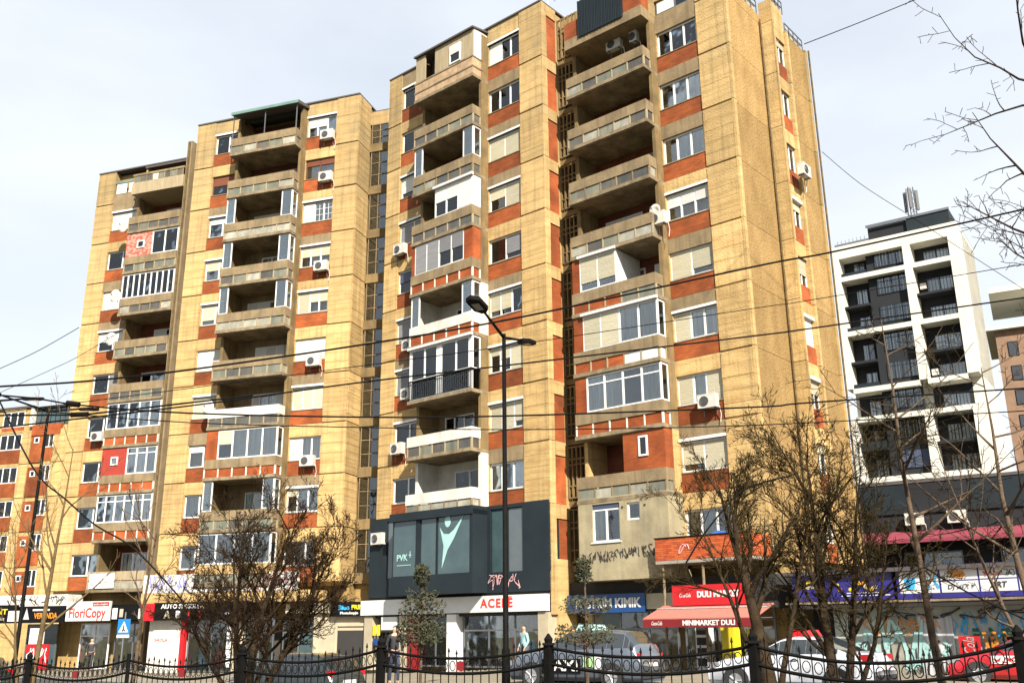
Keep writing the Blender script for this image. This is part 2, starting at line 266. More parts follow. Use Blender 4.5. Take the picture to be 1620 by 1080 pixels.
# ------------------------------------------------------------------ towers
L = lambda n: 4.157+2.8*(n-1)
class Tw: pass
def frame_ring(mb, x0, x1, z0, z1, y, d=.07, t=.06, m=0):
    mb.box(x0, x1, y, y+d, z0, z0+t, m).box(x0, x1, y, y+d, z1-t, z1, m).box(x0, x0+t, y, y+d, z0+t, z1-t, m).box(x1-t, x1, y, y+d, z0+t, z1-t, m)
def curtain(par, x0, x1, z0, z1, y, m, amp=.02):
    mb = MB(); n = max(4, int((x1-x0)/.09)); ph = random.random()*6
    for i in range(n+1):
        x = x0+(x1-x0)*i/n; yy = y+amp*math.sin(i*1.9+ph); mb.v += [(x, yy, z0), (x, yy, z1)]
    for i in range(n): b = 2*i; mb.f.append((b, b+2, b+3, b+1)); mb.m.append(0)
    return mb.build('curtain', m, par)
def window(par, x0, x1, z0, z1, y, spec, fm=None, name='window', trans=False, bx=None, room=True, depth=.5, sm=None, lattice=False):
    """spec: one letter per casement: d dark, c curtain, w white curtain, s shut, h half shut, t three-quarter shut"""
    fm = fm or M['white']; sm = sm or M['shut']; n = len(spec); mb = MB(); t = .075
    frame_ring(mb, x0, x1, z0, z1, y, .08, t)
    wts = [1.25 if c == 's' and n == 3 else 1 for c in spec]; tot = sum(wts); xs = [x0]
    for q in wts: xs.append(xs[-1]+(x1-x0)*q/tot)
    for i in range(1, n): mb.box(xs[i]-t*.6, xs[i]+t*.6, y+.002, y+.078, z0+t, z1-t)
    if trans:
        zt = z1-(z1-z0)*.24
        for i in range(n): mb.box(xs[i]+t*.6, xs[i+1]-t*.6, y+.004, y+.076, zt-.03, zt+.03)
    f = mb.build(name, fm, par); zt = None
    for i, c in enumerate(spec):
        a, b = xs[i]+(t if i == 0 else t*.6), xs[i+1]-(t if i == n-1 else t*.6)
        fr = dict(s=1, h=.5, t=.78, q=.3).get(c, 0); zz = z1-t-(z1-z0-2*t)*fr
        if fr: box('roller_shutter', sm, f, a, b, y-.012, y+.015, zz+(.0 if fr < 1 else 0), z1-t)
        if fr < 1: box('pane', M['glass'], f, a, b, y+.035, y+.045, z0+t, zz)
        if lattice and fr == 0:
            l = MB(); 
            for k in range(1, 3): l.box(a, b, y+.02, y+.034, z0+t+(z1-z0-2*t)*k/3-.012, z0+t+(z1-z0-2*t)*k/3+.012)
            l.box((a+b)/2-.012, (a+b)/2+.012, y+.018, y+.032, z0+t, z1-t); l.build('glazing_bar', fm, f)
        if c == 'c': curtain(f, a, b, z0+t, zz, y+.09, M['curtain'])
        if c == 'w': curtain(f, a, b, z0+t, zz, y+.09, M['curtw'])
    if bx:
        c = MB(); hz = .15; c.prism([(x0-.04, y-.16, z1+.0), (x0-.04, y-.16, z1+hz*.75), (x0-.04, y-.08, z1+hz), (x0-.04, y, z1+hz), (x0-.04, y, z1)], (x1-x0+.08, 0, 0))
        c.build('shutter_box', M['white'] if bx == 1 else bx, f)
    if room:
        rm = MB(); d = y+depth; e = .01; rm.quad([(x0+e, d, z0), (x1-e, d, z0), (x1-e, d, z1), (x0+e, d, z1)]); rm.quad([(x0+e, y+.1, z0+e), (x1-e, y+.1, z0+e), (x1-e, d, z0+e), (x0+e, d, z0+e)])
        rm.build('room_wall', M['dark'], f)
    return f
def boards(par, x0, x1, y0, y1, z0, z1, m, n=5, side=None, name='concrete_panel'):
    """one precast panel a storey high: n board courses of slightly uneven face with thin recessed lines, joint left open below"""
    mb = MB(); h = (z1-z0-.075)/n; z = z0+.04
    for i in range(n):
        o = random.uniform(0, .014); g = .012
        mb.box(x0, x1-(0 if not side else random.uniform(0, .012)), y0+o, y1, z+g*.5, z+h-g*.5); z += h
    mb.box(x0+.012, x1-.02, y0+.07, y1-.01, z0-.0, z1)
    return mb.build(name, m, par)
def mixrow(n, w_): return random.choice(w_)
def balcony(T, n, st):
    """one storey of the balcony bay: slab, posts, infills, parapet beam and whatever encloses it"""
    x0, x1, z = T.bl, T.br, L(n); W = T.root; kind = st.get('k', 'open'); inf = st.get('inf', 'g'); yo = -1.08
    b = MB(); b.box(x0, x1, yo-.05, 1.2, z-.17, z).box(x0+.06, x1-.06, yo, yo+.02, z-.21, z-.17)
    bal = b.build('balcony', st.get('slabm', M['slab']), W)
    if st.get('par', 1):
        pm = st.get('pm', M['grey']); p = MB(); p.box(x0+.02, x1-.02, yo-.02, yo+.09, z+.48, z+.98)
        p.box(x1-.11, x1-.02, yo+.09, -.46, z+.48, z+.98).box(x0+.02, x0+.11, yo+.09, -.46, z+.48, z+.98); p.build('parapet', pm, bal)
        npn = 5; xs = [x0+.05+(x1-x0-.1)*i/npn for i in range(npn+1)]
        pom = M['wpaint'] if inf in 'ow' else M['grey'] if random.random() < .35 else M['siding']
        for i in range(npn+1): box('post', pom, bal, xs[i]-.035, xs[i]+.035, yo+.0, yo+.1, z, z+.48)
        box('post', pom, bal, x1-.1, x1-.03, -.54, -.46, z, z+.48)
        mi = dict(g=[M['infg'], M['infg'], M['infd'], M['infl']], d=[M['infd'], M['infd'], M['infg']], o=[M['brick2']], w=[M['infl'], M['whitev'], M['infd']], l=[M['infl'], M['infg'], M['infl']])
        for i in range(npn):
            c = inf if not isinstance(inf, dict) else inf['seq'][i]
            if isinstance(inf, str) and len(inf) > 1: c = inf[i]
            m = random.choice(mi[c]) if c != 'v' else M['whitev']
            rz = 0 if c in 'ov' else random.uniform(0, .05)
            box('infill_panel', m, bal, xs[i]+.04, xs[i+1]-.04, yo+.03, yo+.05, z+.01, z+.47-rz)
        c = inf[-1] if isinstance(inf, str) else 'g'
        box('infill_panel', random.choice(mi.get(c, [M['whitev']])), bal, x1-.08, x1-.06, yo+.12, -.56, z+.01, z+.47)
    # side fins and back wall of the niche
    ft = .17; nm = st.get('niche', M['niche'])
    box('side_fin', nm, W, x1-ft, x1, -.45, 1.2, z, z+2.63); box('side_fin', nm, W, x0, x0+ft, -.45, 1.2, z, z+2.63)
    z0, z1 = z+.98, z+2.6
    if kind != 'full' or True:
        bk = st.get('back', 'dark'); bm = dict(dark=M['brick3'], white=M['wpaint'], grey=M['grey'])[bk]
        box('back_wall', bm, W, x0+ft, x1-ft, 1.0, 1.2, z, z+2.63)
        wd = x1-x0-2*ft; bs = st.get('bw', random.choice(['dd', 'ss', 'ccd', 'dc', 'shh']))
        wa = random.choice((.12, .3)); sm = M['shutw'] if bk != 'dark' or random.random() < .5 else M['shut']
        if kind != 'full': window(bal, x0+ft+wd*wa, x0+ft+wd*(wa+.5), z+.85, z+2.2, .9, bs, room=False, sm=sm); 
        if kind != 'full': window(bal, x1-ft-wd*.26, x1-ft-.08, z+.05, z+2.2, .9, random.choice('dsc'), room=False, name='door', sm=sm)
    def glz(a, bb, n_, tr=False, spec=None, sill=z0, m=None, top=z1):
        sp = spec or ''.join(random.choice('ccwcd') for _ in range(n_))
        window(bal, a, bb, sill, top, yo+.04, sp, trans=tr, room=False, name='glazing', fm=m or M['white'], bx=st.get('bx'), sm=st.get('sm'))
        return sp
    if kind == 'full':
        o = x0+.03
        if st.get('wall'):                       # part masonry
            fr = st['wall']; xm = x0+(x1-x0)*fr; box('infill_wall', st['wm'], bal, x0+.03, xm, yo+.03, yo+.15, z0, z1); o = xm
            if st.get('sw'):
                sx, sz, sw, sh = st['sw']; window(bal, x0+sx, x0+sx+sw, z0+sz, z0+sz+sh, yo-.03, 'd', room=False)
                box('window_recess', M['dark'], bal, x0+sx+.03, x0+sx+sw-.03, yo+.022, yo+.028, z0+sz+.03, z0+sz+sh-.03)
        xe = x1-.03
        if st.get('wallr'): xm = x1-(x1-x0)*st['wallr']; box('infill_wall', st['wm'], bal, xm, x1-.03, yo+.03, yo+.15, z0, z1); xe = xm
        if st.get('n'):
            glz(o, xe, st['n'], st.get('tr', False), st.get('spec'))
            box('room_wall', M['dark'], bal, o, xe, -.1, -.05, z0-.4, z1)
        rt = MB(); frame_ring(rt, 0, .55, z0, z1, 0, .07, .07); rt.v = [(x1-.04-p[1], yo+.08+p[0], p[2]) for p in rt.v]; rt.f = [tuple(reversed(q)) for q in rt.f]
        if not st.get('wallr'): g = rt.build('end_glazing', M['white'], bal); box('pane', M['glass'], g, x1-.08, x1-.07, yo+.15, -.5, z0+.07, z1-.07)
        else: box('infill_wall', st['wm'], bal, x1-.15, x1-.03, yo+.15, -.46, z0, z1)
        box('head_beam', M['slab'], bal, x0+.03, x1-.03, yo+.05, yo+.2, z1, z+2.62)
    if kind == 'sides':
        for a, bb in ((x0+.05, x0+.65), (x1-.75, x1-.05)):
            mb = MB(); frame_ring(mb, a, bb, z0, z1, yo+.05, .06, .06); g = mb.build('screen_frame', M['white'], bal); box('pane', M['frost'], g, a+.06, bb-.06, yo+.07, yo+.08, z0+.06, z1-.06)
        rt = MB(); frame_ring(rt, 0, .55, z0, z1, 0, .06, .06); rt.v = [(x1-.05-p[1], yo+.12+p[0], p[2]) for p in rt.v]; rt.f = [tuple(reversed(q)) for q in rt.f]
        g = rt.build('screen_frame', M['white'], bal); box('pane', M['frost'], g, x1-.09, x1-.08, yo+.18, -.5, z0+.06, z1-.06)
    if kind == 'half':                           # glazed box on the left part, open on the right
        fr = st.get('fr', .55); xm = x0+(x1-x0)*fr
        if st.get('right'):
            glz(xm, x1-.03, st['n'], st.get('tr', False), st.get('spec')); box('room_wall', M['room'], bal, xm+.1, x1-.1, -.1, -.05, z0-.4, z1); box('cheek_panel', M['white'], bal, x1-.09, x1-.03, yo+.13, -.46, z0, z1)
            box('cheek_panel', M['white'], bal, xm, xm+.06, yo+.13, .9, z0-.5, z1)
        else:
            if st.get('wall'): box('infill_wall', st['wm'], bal, x0+.03, x0+st['wall'], yo+.03, yo+.15, z0, z1)
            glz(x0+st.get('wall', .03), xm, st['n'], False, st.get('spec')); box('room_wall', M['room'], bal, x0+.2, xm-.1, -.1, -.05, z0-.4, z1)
            box('cheek_panel', M['white'], bal, xm-.07, xm, yo+.13, .9, z0-.5, z1)
    if st.get('rail'):
        r = MB(); 
        for i in range(34): xx = x0+.06+(x1-x0-.12)*i/33; r.box(xx-.01, xx+.01, yo-.04, yo-.02, z+.05, z+.95)
        for i in range(7): yy = yo+.05+.1*i; r.box(x1-.05, x1-.03, yy-.01, yy+.01, z+.05, z+.95)
        r.box(x0+.04, x1-.04, yo-.045, yo-.015, z+.95, z+1.0).box(x0+.04, x1-.04, yo-.045, yo-.015, z+.03, z+.06).box(x1-.06, x1-.02, yo-.01, -.46, z+.95, z+1.0); r.build('railing', M['black'], bal)
    return bal
def side_col(T, n, x0, x1, spec, st={}):
    """storey of a window column: brick apron, window, concrete lintel"""
    z = L(n); W = T.root; y = .07
    ap = .8
    box('brick_apron', st.get('am', M['brick']), W, x0, x1, y, .45, z+.02, z+ap)
    box('window_sill', M['slab'], W, x0+.02, x1-.02, y-.03, .4, z+ap, z+ap+.045)
    top = 2.12; zt = (L(n+1) if n < 10 else T.roof)
    box('lintel', M['grey'] if random.random() < .35 else M['conc'], W, x0, x1, y-.02, .45, z+top, zt)
    window(W, x0+.04, x1-.06, z+ap+.05, z+top, y+.1, spec, fm=st.get('fm'), bx=st.get('bx'), sm=st.get('sm'), lattice=st.get('lat', False), depth=.3)
    box('window_reveal', M['conc'], W, x0, x0+.04, y, .45, z+ap+.045, z+top); box('window_reveal', M['conc'], W, x1-.06, x1, y, .45, z+ap+.045, z+top)
def ac(Tr, x, z, label, y=-.36, w=.82, flip=False, group='air conditioners on the facades', rz=None, dy=.3):
    root = Tr if isinstance(Tr, bpy.types.Object) else Tr.root
    a = root.rotation_euler.z; p = root.location+Matrix.Rotation(a, 3, 'Z')@Vector((x, y+.32, z))
    e = empty('air_conditioner', p, a if rz is None else rz, label, 'air conditioner', group); h = .56
    MB().box(-w/2, w/2, -.32, -.02, 0, h).box(-w/2-.006, w/2+.006, -.326, -.014, h-.03, h+.01).build('casing', M['acb'], e)
    f = MB(); cx = -w*.14; r = .21; pts = [(cx+r*math.cos(t*math.pi/8), -.335, h/2+r*math.sin(t*math.pi/8)) for t in range(16)]; f.prism(list(reversed(pts)), (0, .012, 0))
    g = f.build('fan_grille', M['acf'], e); q = MB()
    for rr in (.07, .14, .2): q.tube([(cx+rr*math.cos(t*math.pi/8), -.34, h/2+rr*math.sin(t*math.pi/8)) for t in range(17)], .006, 3)
    q.build('guard_ring', M['steel'], g)
    MB().box(-w*.38, -w*.38+.03, -.34, .0, -.05, 0).box(w*.38-.03, w*.38, -.34, .0, -.05, 0).box(-w*.38, -w*.38+.03, -.02, .0, -.3, -.05).box(w*.38-.03, w*.38, -.02, 0, -.3, -.05).build('bracket', M['steel'], e)
    MB().tube([(w/2-.02, -.1, .1), (w/2+.05, -.08, 0), (w/2+.06, -.01, -.3), (w/2+.0, .0, -.6)], .02, 5).build('hose', M['acb'], e)
    return e
def dish(Tr, x, z, y, label, d=.4, group='satellite dishes'):
    root = Tr.root; a = root.rotation_euler.z; p = root.location+Matrix.Rotation(a, 3, 'Z')@Vector((x, y, z))
    e = empty('satellite_dish', p, a, label, 'satellite dish', group); mb = MB(); n = 14
    mb.v.append((0, 0, 0))
    for k in (1, 2):
        for i in range(n): t = 2*math.pi*i/n; r = d*.5*k; mb.v.append((r*math.cos(t), -.12*(k/2)**2*1.0, r*math.sin(t)*1.08))
    for i in range(n): j = (i+1) % n; mb.f += [(0, 1+j, 1+i), (1+i, 1+j, 1+n+j, 1+n+i)]; mb.m += [0, 0]
    o = mb.build('reflector', M['acb'], e, True); md = o.modifiers.new('thick', 'SOLIDIFY'); md.thickness = .01
    MB().tube([(0, 0, -d*.5), (0, -.25, -d*.35), (0, -.42, -.02)], .012, 5).box(-.03, .03, -.48, -.4, -.04, .03).build('feed_arm', M['steel'], e)
    MB().tube([(0, .02, 0), (0, .16, -.05), (0, .18, -.35)], .02, 6).build('mount', M['steel'], e); return e

def tower(name, label, a, loc, mods, roof, left, right, balc, depth=12., back=None):
    T = Tw(); T.root = empty(name, (loc[0], loc[1], 0), -a, label, 'apartment tower', 'stepped apartment towers with ochre concrete and orange brick'); T.roof = roof
    T.c1, T.bl, T.br, T.c2, T.W = mods; W = T.root
    # carcass behind the skin
    x00 = .06 if not back else T.bl
    if back: box('carcass_wall', M['conc2'], W, .9, T.W-.12, 2.2, depth, -.5, back-.05); box('carcass_wall', M['conc2'], W, x00, T.W-.12, 1.2, 2.2, -.5, roof-.15)
    else: box('carcass_wall', M['conc2'], W, .06, T.W-.02, 1.2, depth, -.5, roof-.15); box('carcass_wall', M['conc2'], W, .06, T.bl, .45, 1.2, 4.0, roof-.15)
    box('carcass_wall', M['conc2'], W, T.br, T.W-.08, .45, 1.2, 4.0, roof-.15)
    box('roof', M['roof'], W, -.02 if not back else T.bl, T.W+.02, -.03, (depth if not back else 2.2)+.05, roof, roof+.09)
    if back: box('roof', M['roof'], W, .9, T.W-.1, 2.26, depth, back, back+.1)
    for n in range(1, 11):
        z0, z1 = L(n), (L(n+1) if n < 10 else roof)
        if n > 0:
            if left.get('panel_from', 1) <= n: boards(W, 0, T.c1, 0, .45, z0, z1, M['conc'])
            if right is not None and right.get('panel_from', 1) <= n: boards(W, T.c2, T.W-.0, 0, .45, z0, z1, M['conc'], side=1)
        s = left.get(n)
        if s: side_col(T, n, T.c1, T.bl, s[0], s[1] if len(s) > 1 else {})
        s = right.get(n) if right else None
        if s: side_col(T, n, T.br, T.c2, s[0], s[1] if len(s) > 1 else {})
        if balc.get(n): balcony(T, n, balc[n])
    return T
WH = {'bx': 1}
def brn(**k): return dict(fm=M['brownf'], sm=M['shutb'], **k)
# --- tower A (leftmost)
A = tower('apartment_tower', 'leftmost tower, set furthest back, with a dark sloping roof over its top terrace', .32425, (-28.116, 59.632), (1.41, 3.85, 7.85, 9.9, 11.4), L(10)+2.4,
  {10: None, 9: ('ss', {'sm': M['shutw'], 'bx': 1}), 8: ('dc',), 7: ('ss', {'sm': M['shutw']}), 6: ('ht', {'sm': M['shutw'], 'bx': 1}), 5: ('ds', {'sm': M['shutg'], 'bx': None}), 4: ('ww',), 3: ('cd', {'bx': None}), 2: ('dc', {}), 1: ('dw', {})}, None,
  {9: dict(k='open', inf='g'), 8: dict(k='full', inf='g', wall=.5, wm=M['pink'], sw=(.9, .55, .55, .5), n=2, spec='dd'), 7: dict(k='full', inf='wwdww', n=9, spec='ccccccccc', tr=False),
   6: dict(k='open', inf='d', bw='hd'), 5: dict(k='open', inf='d'), 4: dict(k='full', inf='o', n=5, spec='ccwwc'), 3: dict(k='full', inf='o', wall=.46, wm=M['red'], sw=(.75, .6, .5, .5), n=3, tr=True, spec='cwc'),
   2: dict(k='full', inf='o', n=6, tr=True, spec='wcccww'), 1: dict(k='open', inf='l', bw='wd', pm=M['siding'])})
W = A.root; rA = A.roof
# A's top terrace: solid band, railing of glass, party fin and dark sloping roof
zt = L(10)
MB().box(A.bl, A.br, -1.13, 1.2, zt-.2, zt).box(A.bl, A.br, -1.12, -1.0, zt, zt+.62).box(A.br-.12, A.br, -1.0, 0, zt, zt+.62).box(A.bl, A.bl+.12, -1.0, 0, zt, zt+.62).build('terrace_parapet', M['siding'], W)
for i in range(9): box('terrace_post', M['grey'], W, A.bl+.1+i*.47, A.bl+.16+i*.47, -1.1, -1.04, zt+.62, zt+1.1)
for i in range(8): box('terrace_screen', M['whitev'] if i == 3 else random.choice([M['infd'], M['infg']]), W, A.bl+.18+i*.47, A.bl+.55+i*.47, -1.08, -1.06, zt+.66, zt+1.08)
MB().box(A.bl+.0, A.br, -1.12, -1.02, zt+1.1, zt+1.24).build('terrace_rail', M['grey'], W)
MB().box(A.br, A.br+.35, -1.0, 3, .0, zt+3.0).build('party_fin', M['grey'], W)
MB().prism([(A.bl+.3, -.4, zt+2.0), (A.bl+.3, -.4, zt+2.12), (A.bl+.3, 3.2, zt+3.6), (A.bl+.3, 3.2, zt+3.48)], (A.br-A.bl-.3, 0, 0)).build('sloping_roof', M['roof'], W)
MB().box(A.bl+.3, A.bl+.42, -.3, 3, zt, zt+2.1).box(A.bl+.4, A.br, 1.0, 1.2, zt, zt+2.4).build('terrace_wall', M['conc2'], W)
box('roof_edge_wall', M['grey'], W, A.c1, A.bl, .07, .45, L(10), L(10)+.7)
for i in range(2): box('terrace_screen', M['whitev'], W, A.c1+.1+i*1.0, A.c1+.9+i*1.0, .1, .14, L(10)+.75, L(10)+1.5)
MB().box(A.c1, A.bl, .05, .1, L(10)+1.5, L(10)+1.6).build('terrace_rail', M['green'], W)
MB().tube([(A.br+.18, -1.05, .1), (A.br+.18, -1.05, zt+2.9)], .07, 8).build('rainwater_pipe', M['barkl'], W)
# --- tower B
B = tower('apartment_tower', 'second tower from the left, with a green sheet roof over its top balcony', .32425, (-19.766, 54.376), (1.35, 3.35, 7.88, 9.92, 11.38), L(11)+.3,
  {10: ('cc', WH), 9: ('h', brn()), 8: ('qq', dict(bx=1, lat=True, sm=M['shutw'])), 7: ('hh', WH), 6: ('tt', dict(bx=1)), 5: ('ss', dict(sm=M['shutw'])), 4: ('ss', {'bx': 1}), 3: ('qc', {'bx': None, 'sm': M['shutw']}), 2: ('cd', {}), 1: ('cd', {})},
  {10: ('hhc', dict(bx=1, sm=M['shutw'])), 9: ('qq', brn()), 8: ('scc', dict(bx=1, lat=True, sm=M['shutw'])), 7: ('hhh', WH), 6: ('shh', dict(bx=1)), 5: ('ss', dict(sm=M['shutw'])), 4: ('sss', dict(bx=1)), 3: ('sww', dict(sm=M['shutw'])), 2: ('qww', WH), 1: ('cdc', {})},
  {10: dict(k='open', inf='lgwlg', bw='dd'), 9: dict(k='open', inf='gggdg', bw='dd'), 8: dict(k='sides', inf='l', back='grey'), 7: dict(k='sides', inf='g', bw='ccd', back='grey'), 6: dict(k='sides', inf='l', back='grey', bw='ssd'),
   5: dict(k='open', inf='gddgl', back='grey', bw='sss'), 4: dict(k='open', inf='d', back='grey', pm=M['wpaint'], bw='sccs'), 3: dict(k='full', inf='o', wall=.17, wm=M['brick2'], n=4, spec='hwww', pm=M['grey']),
   2: dict(k='sides', inf='g', back='grey'), 1: dict(k='full', inf='g', n=4, spec='cccw', pm=M['conc'])})
W = B.root; rB = B.roof
# B's right return: real panel boxes facing right
for n in range(1, 11):
    z0, z1 = L(n)+.03, (L(n+1) if n < 10 else rB)-.01; mb = MB(); h = (z1-z0)/7
    for i in range(7): o = random.uniform(0, .014); mb.box(B.W-.1, B.W+.03-o, .08, 1.52, z0+i*h+.008, z0+(i+1)*h-.008)
    mb.build('return_panel', M['conc'], W)
# roof canopy over B's top balcony
MB().prism([(B.bl, -1.25, L(11)-.28), (B.bl, -1.25, L(11)-.08), (B.bl, .6, L(11)+.3), (B.bl, .6, L(11)+.12)], (B.br-B.bl+.1, 0, 0)).build('canopy_roof', M['roof'], W)
MB().box(B.bl-.01, B.br+.11, -1.28, -1.25, L(11)-.28, L(11)-.1).build('canopy_fascia', M['green'], W)
for x in (B.bl+.05, (B.bl+B.br)/2, B.br-.1): box('canopy_post', M['steel'], W, x, x+.05, -1.08, -1.03, L(10)+.98, L(11)-.25)
box('back_beam', M['dark'], W, B.bl+.2, B.br-.2, -.1, 0, L(11)-.3, L(11)+.1)
# stair glazing between B and C
xs0 = B.W+.03
box('stairwell_wall', M['conc2'], W, xs0, xs0+6, 1.75, 2.0, -.5, rB-.45); box('roof', M['roof'], W, xs0, xs0+6, 1.5, 3.4, rB-.45, rB-.38)
box('stairwell_head', M['conc'], W, xs0, xs0+6, 1.5, 1.74, rB-1.3, rB-.45)
for n in range(1, 11):
    z0 = L(n)+.45; z1 = z0+2.3 if n < 10 else rB-1.3
    mb = MB(); frame_ring(mb, xs0+.1, xs0+2.3, z0, z1, 1.5, .1, .045)
    for k in range(1, 4): mb.box(xs0+.1+k*.55-.016, xs0+.1+k*.55+.016, 1.502, 1.598, z0+.06, z1-.06)
    for k in (1, 2): mb.box(xs0+.16, xs0+2.24, 1.504, 1.596, z0+(z1-z0)*k/3-.02, z0+(z1-z0)*k/3+.02)
    f = mb.build('stair_window', M['grey'], W)
    for i in range(4):
        for k in range(3): box('pane', M['glass'], f, xs0+.13+i*.55, xs0+.62+i*.55, 1.54, 1.55, z0+.06+(z1-z0)*k/3, z0+(z1-z0)*(k+1)/3-.02)
    box('stair_void', M['dark'], f, xs0+.1, xs0+2.3, 1.7, 1.74, z0, z1)
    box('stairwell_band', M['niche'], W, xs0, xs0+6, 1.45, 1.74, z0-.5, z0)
# --- tower C
g = M['shutg']
C = tower('apartment_tower', 'third tower from the left, its first floor clad in dark slate blue', .70816, (-7.005, 49.473), (1.05, 3.3, 7.66, 9.87, 11.33), L(11)+.35,
  {10: ('cd', WH), 9: ('ww', {}), 8: ('tt', dict(bx=1, sm=M['shutw'])), 7: ('ss', dict(bx=1, sm=g)), 6: ('h', dict(sm=M['navy'])), 5: ('ss', dict(bx=1, sm=g)), 4: ('ss', dict(bx=1, sm=g)), 3: ('cd', WH), 2: ('wd', {}), 'panel_from': 2},
  {10: ('scc', dict(bx=1, sm=M['shutw'])), 9: ('dcw', {}), 8: ('ss', dict(bx=1)), 7: ('hs', dict(bx=1)), 6: ('dt', dict(sm=g)), 5: ('ttc', dict(bx=1)), 4: ('qhs', dict(bx=1)), 3: ('sst', dict(bx=1)), 2: ('wcc', {}), 'panel_from': 2},
  {9: dict(k='open', inf='d', back='grey', bw='ddd'), 8: dict(k='sides', inf='lgddd', back='dark'), 7: dict(k='half', right=1, fr=.38, inf='d', n=3, spec='hhs', bx=1, sm=M['shutw'], back='dark'),
   6: dict(k='full', inf='o', wall=.06, wallr=.14, wm=M['brick2'], n=4, spec='sshh', sm=g), 5: dict(k='sides', inf='o', back='white', pm=M['wpaint'], niche=M['wpaint'], bw='ddd'),
   4: dict(k='full', par=0, rail=1, inf='g', n=4, spec='cwwc', bx=1, slabm=M['slab']), 3: dict(k='open', inf='d', pm=M['wpaint'], bw='dww', back='grey'), 2: dict(k='open', inf='l', back='white', pm=M['wpaint'], niche=M['wpaint'], bw='dd'),
   10: dict(k='none', par=0, inf='g')})
W = C.root; rC = C.roof
for o in list(W.children):
    pass
# lower glazing of C's fourth-floor front behind the railing
z = L(4); box('door_panel', M['glass'], W, C.bl+.1, C.br-.1, -.98, -.97, z+.1, z+.98); MB().box(C.bl+.05, C.br-.05, -1.02, -.95, z, z+.1).box(C.bl+1.9, C.bl+2.3, -1.02, -.95, z+.1, z+2.5).box(C.br-.3, C.br-.05, -1.02, -.95, z+.1, z+2.5).box(C.bl+.05, C.bl+.2, -1.02, -.95, z+.1, z+2.5).build('door_frame', M['white'], W)
box('door_curtain', M['curtain'], W, C.bl+.2, C.br-.2, -.8, -.79, z+.1, z+1)
# return face: end rib, brick between concrete bands
for n in range(2, 11):
    z0, z1 = L(n), (L(n+1) if n < 10 else rC)
    box('corner_rib', M['conc'], W, C.W+.0, C.W+.04, .0, .38, z0+.02, z1-.01)
    box('return_brick', M['brick2'], W, C.W-.1, C.W-.03, .38, 1.2, z0+.0, z1-.62); box('return_band', M['conc'], W, C.W-.1, C.W+.02, .38, 1.2, z1-.62, z1)
box('corner_rib', M['conc'], W, C.W-.06, C.W+.04, .0, .38, 2.3, L(2)); box('return_brick', M['brick2'], W, C.W-.1, C.W-.03, .38, 1.6, 4.6, L(2)-.62); box('return_band', M['conc'], W, C.W-.1, C.W+.02, .38, 1.6, L(2)-.62, L(2)); box('return_band', M['conc'], W, C.W-.1, C.W+.02, .38, 1.6, -.4, 4.6)
# enclosed top balcony of C: beige siding, doorway, small window, sheet roof, brown parapet
z = L(10); x0, x1 = C.bl, C.br
MB().box(x0+.03, x1-.03, -1.1, -1.0, z, z+.98).box(x1-.13, x1-.03, -1.0, -.3, z, z+.98).box(x0+.03, x0+.13, -1.0, -.3, z, z+.98).build('parapet', M['pink'] if 0 else mat('brown_tiled_parapet', (.27, .17, .10), .85, (.40, .28, .16), 3, streak=DIRT, sc=.6), W)
MB().box(x0, x1, -1.13, -.3, z+.40, z+.48).box(x0, x1, -1.13, -.3, z+.98, z+1.06).build('parapet_coping', M['slab'], W)
MB().box(x0+.03, x0+.75, -1.06, -.98, z+1.06, z+2.62).box(x0+1.5, x1-.03, -1.06, -.98, z+1.06, z+2.72).box(x1-.1, x1-.03, -.98, .5, z+1.06, z+2.75).build('siding_wall', M['siding'], W)
box('corner_panel', M['whitev'], W, x1-.028, x1-.02, -1.0, .0, z+1.08, z+2.7)
box('doorway_void', M['dark'], W, x0+.75, x0+1.5, -.5, -.45, z+1.0, z+2.6)
window(W, x0+2.65, x0+3.45, z+1.15, z+2.25, -1.13, 'h', room=False, sm=M['shutw']); box('window_recess', M['dark'], W, x0+2.7, x0+3.4, -1.068, -1.062, z+1.2, z+2.2)
MB().prism([(x0-.05, -1.2, z+2.66), (x0-.05, -1.2, z+2.76), (x0-.05, 1.4, z+3.25), (x0-.05, 1.4, z+3.15)], (x1-x0+.1, 0, 0)).build('sheet_roof', M['roof'], W)
# slate-blue first floor
z0, z1 = 3.28, L(2)+.16
cl = [(-.25, .98), (2.25, 2.4), (4.06, 4.32), (6.66, 7.95), (8.76, 8.94), (9.85, C.W-.02)]
y = -.13
mb = MB(); mb.box(-.25, C.W-.05, y, .6, 3.28, 4.12).box(-.25, C.W-.05, y, .6, 6.95, z1)
for a, b in cl: mb.box(a, b, y, .6, 4.12, 6.95)
mb.box(2.3, 7.75, -1.17, y, 6.72, 7.1).box(7.6, 7.75, -1.1, y, 4.12, 6.95)
mb.box(2.3, 7.75, -1.1, y, 3.28, 4.12).build('slate_cladding', M['clad'], W)
for a, b, yy, m in ((.98, 2.25, -.05, M['ffilm']), (2.42, 4.06, -1.0, M['teal']), (4.32, 5.4, -1.0, M['teal']), (5.44, 7.55, -1.0, M['teal']), (7.95, 8.76, -.05, M['teal']), (8.94, 9.85, -.05, M['ffilm'])):
    mb = MB(); frame_ring(mb, a, b, 4.12, 6.95, yy-.03, .06, .04); f = mb.build('shop_window', M['clad'], W); box('pane', m, f, a+.04, b-.04, yy, yy+.01, 4.16, 6.91)
box('slate_cladding', M['clad'], W, 4.08, 4.3, -1.05, -.95, 4.1, 6.95)
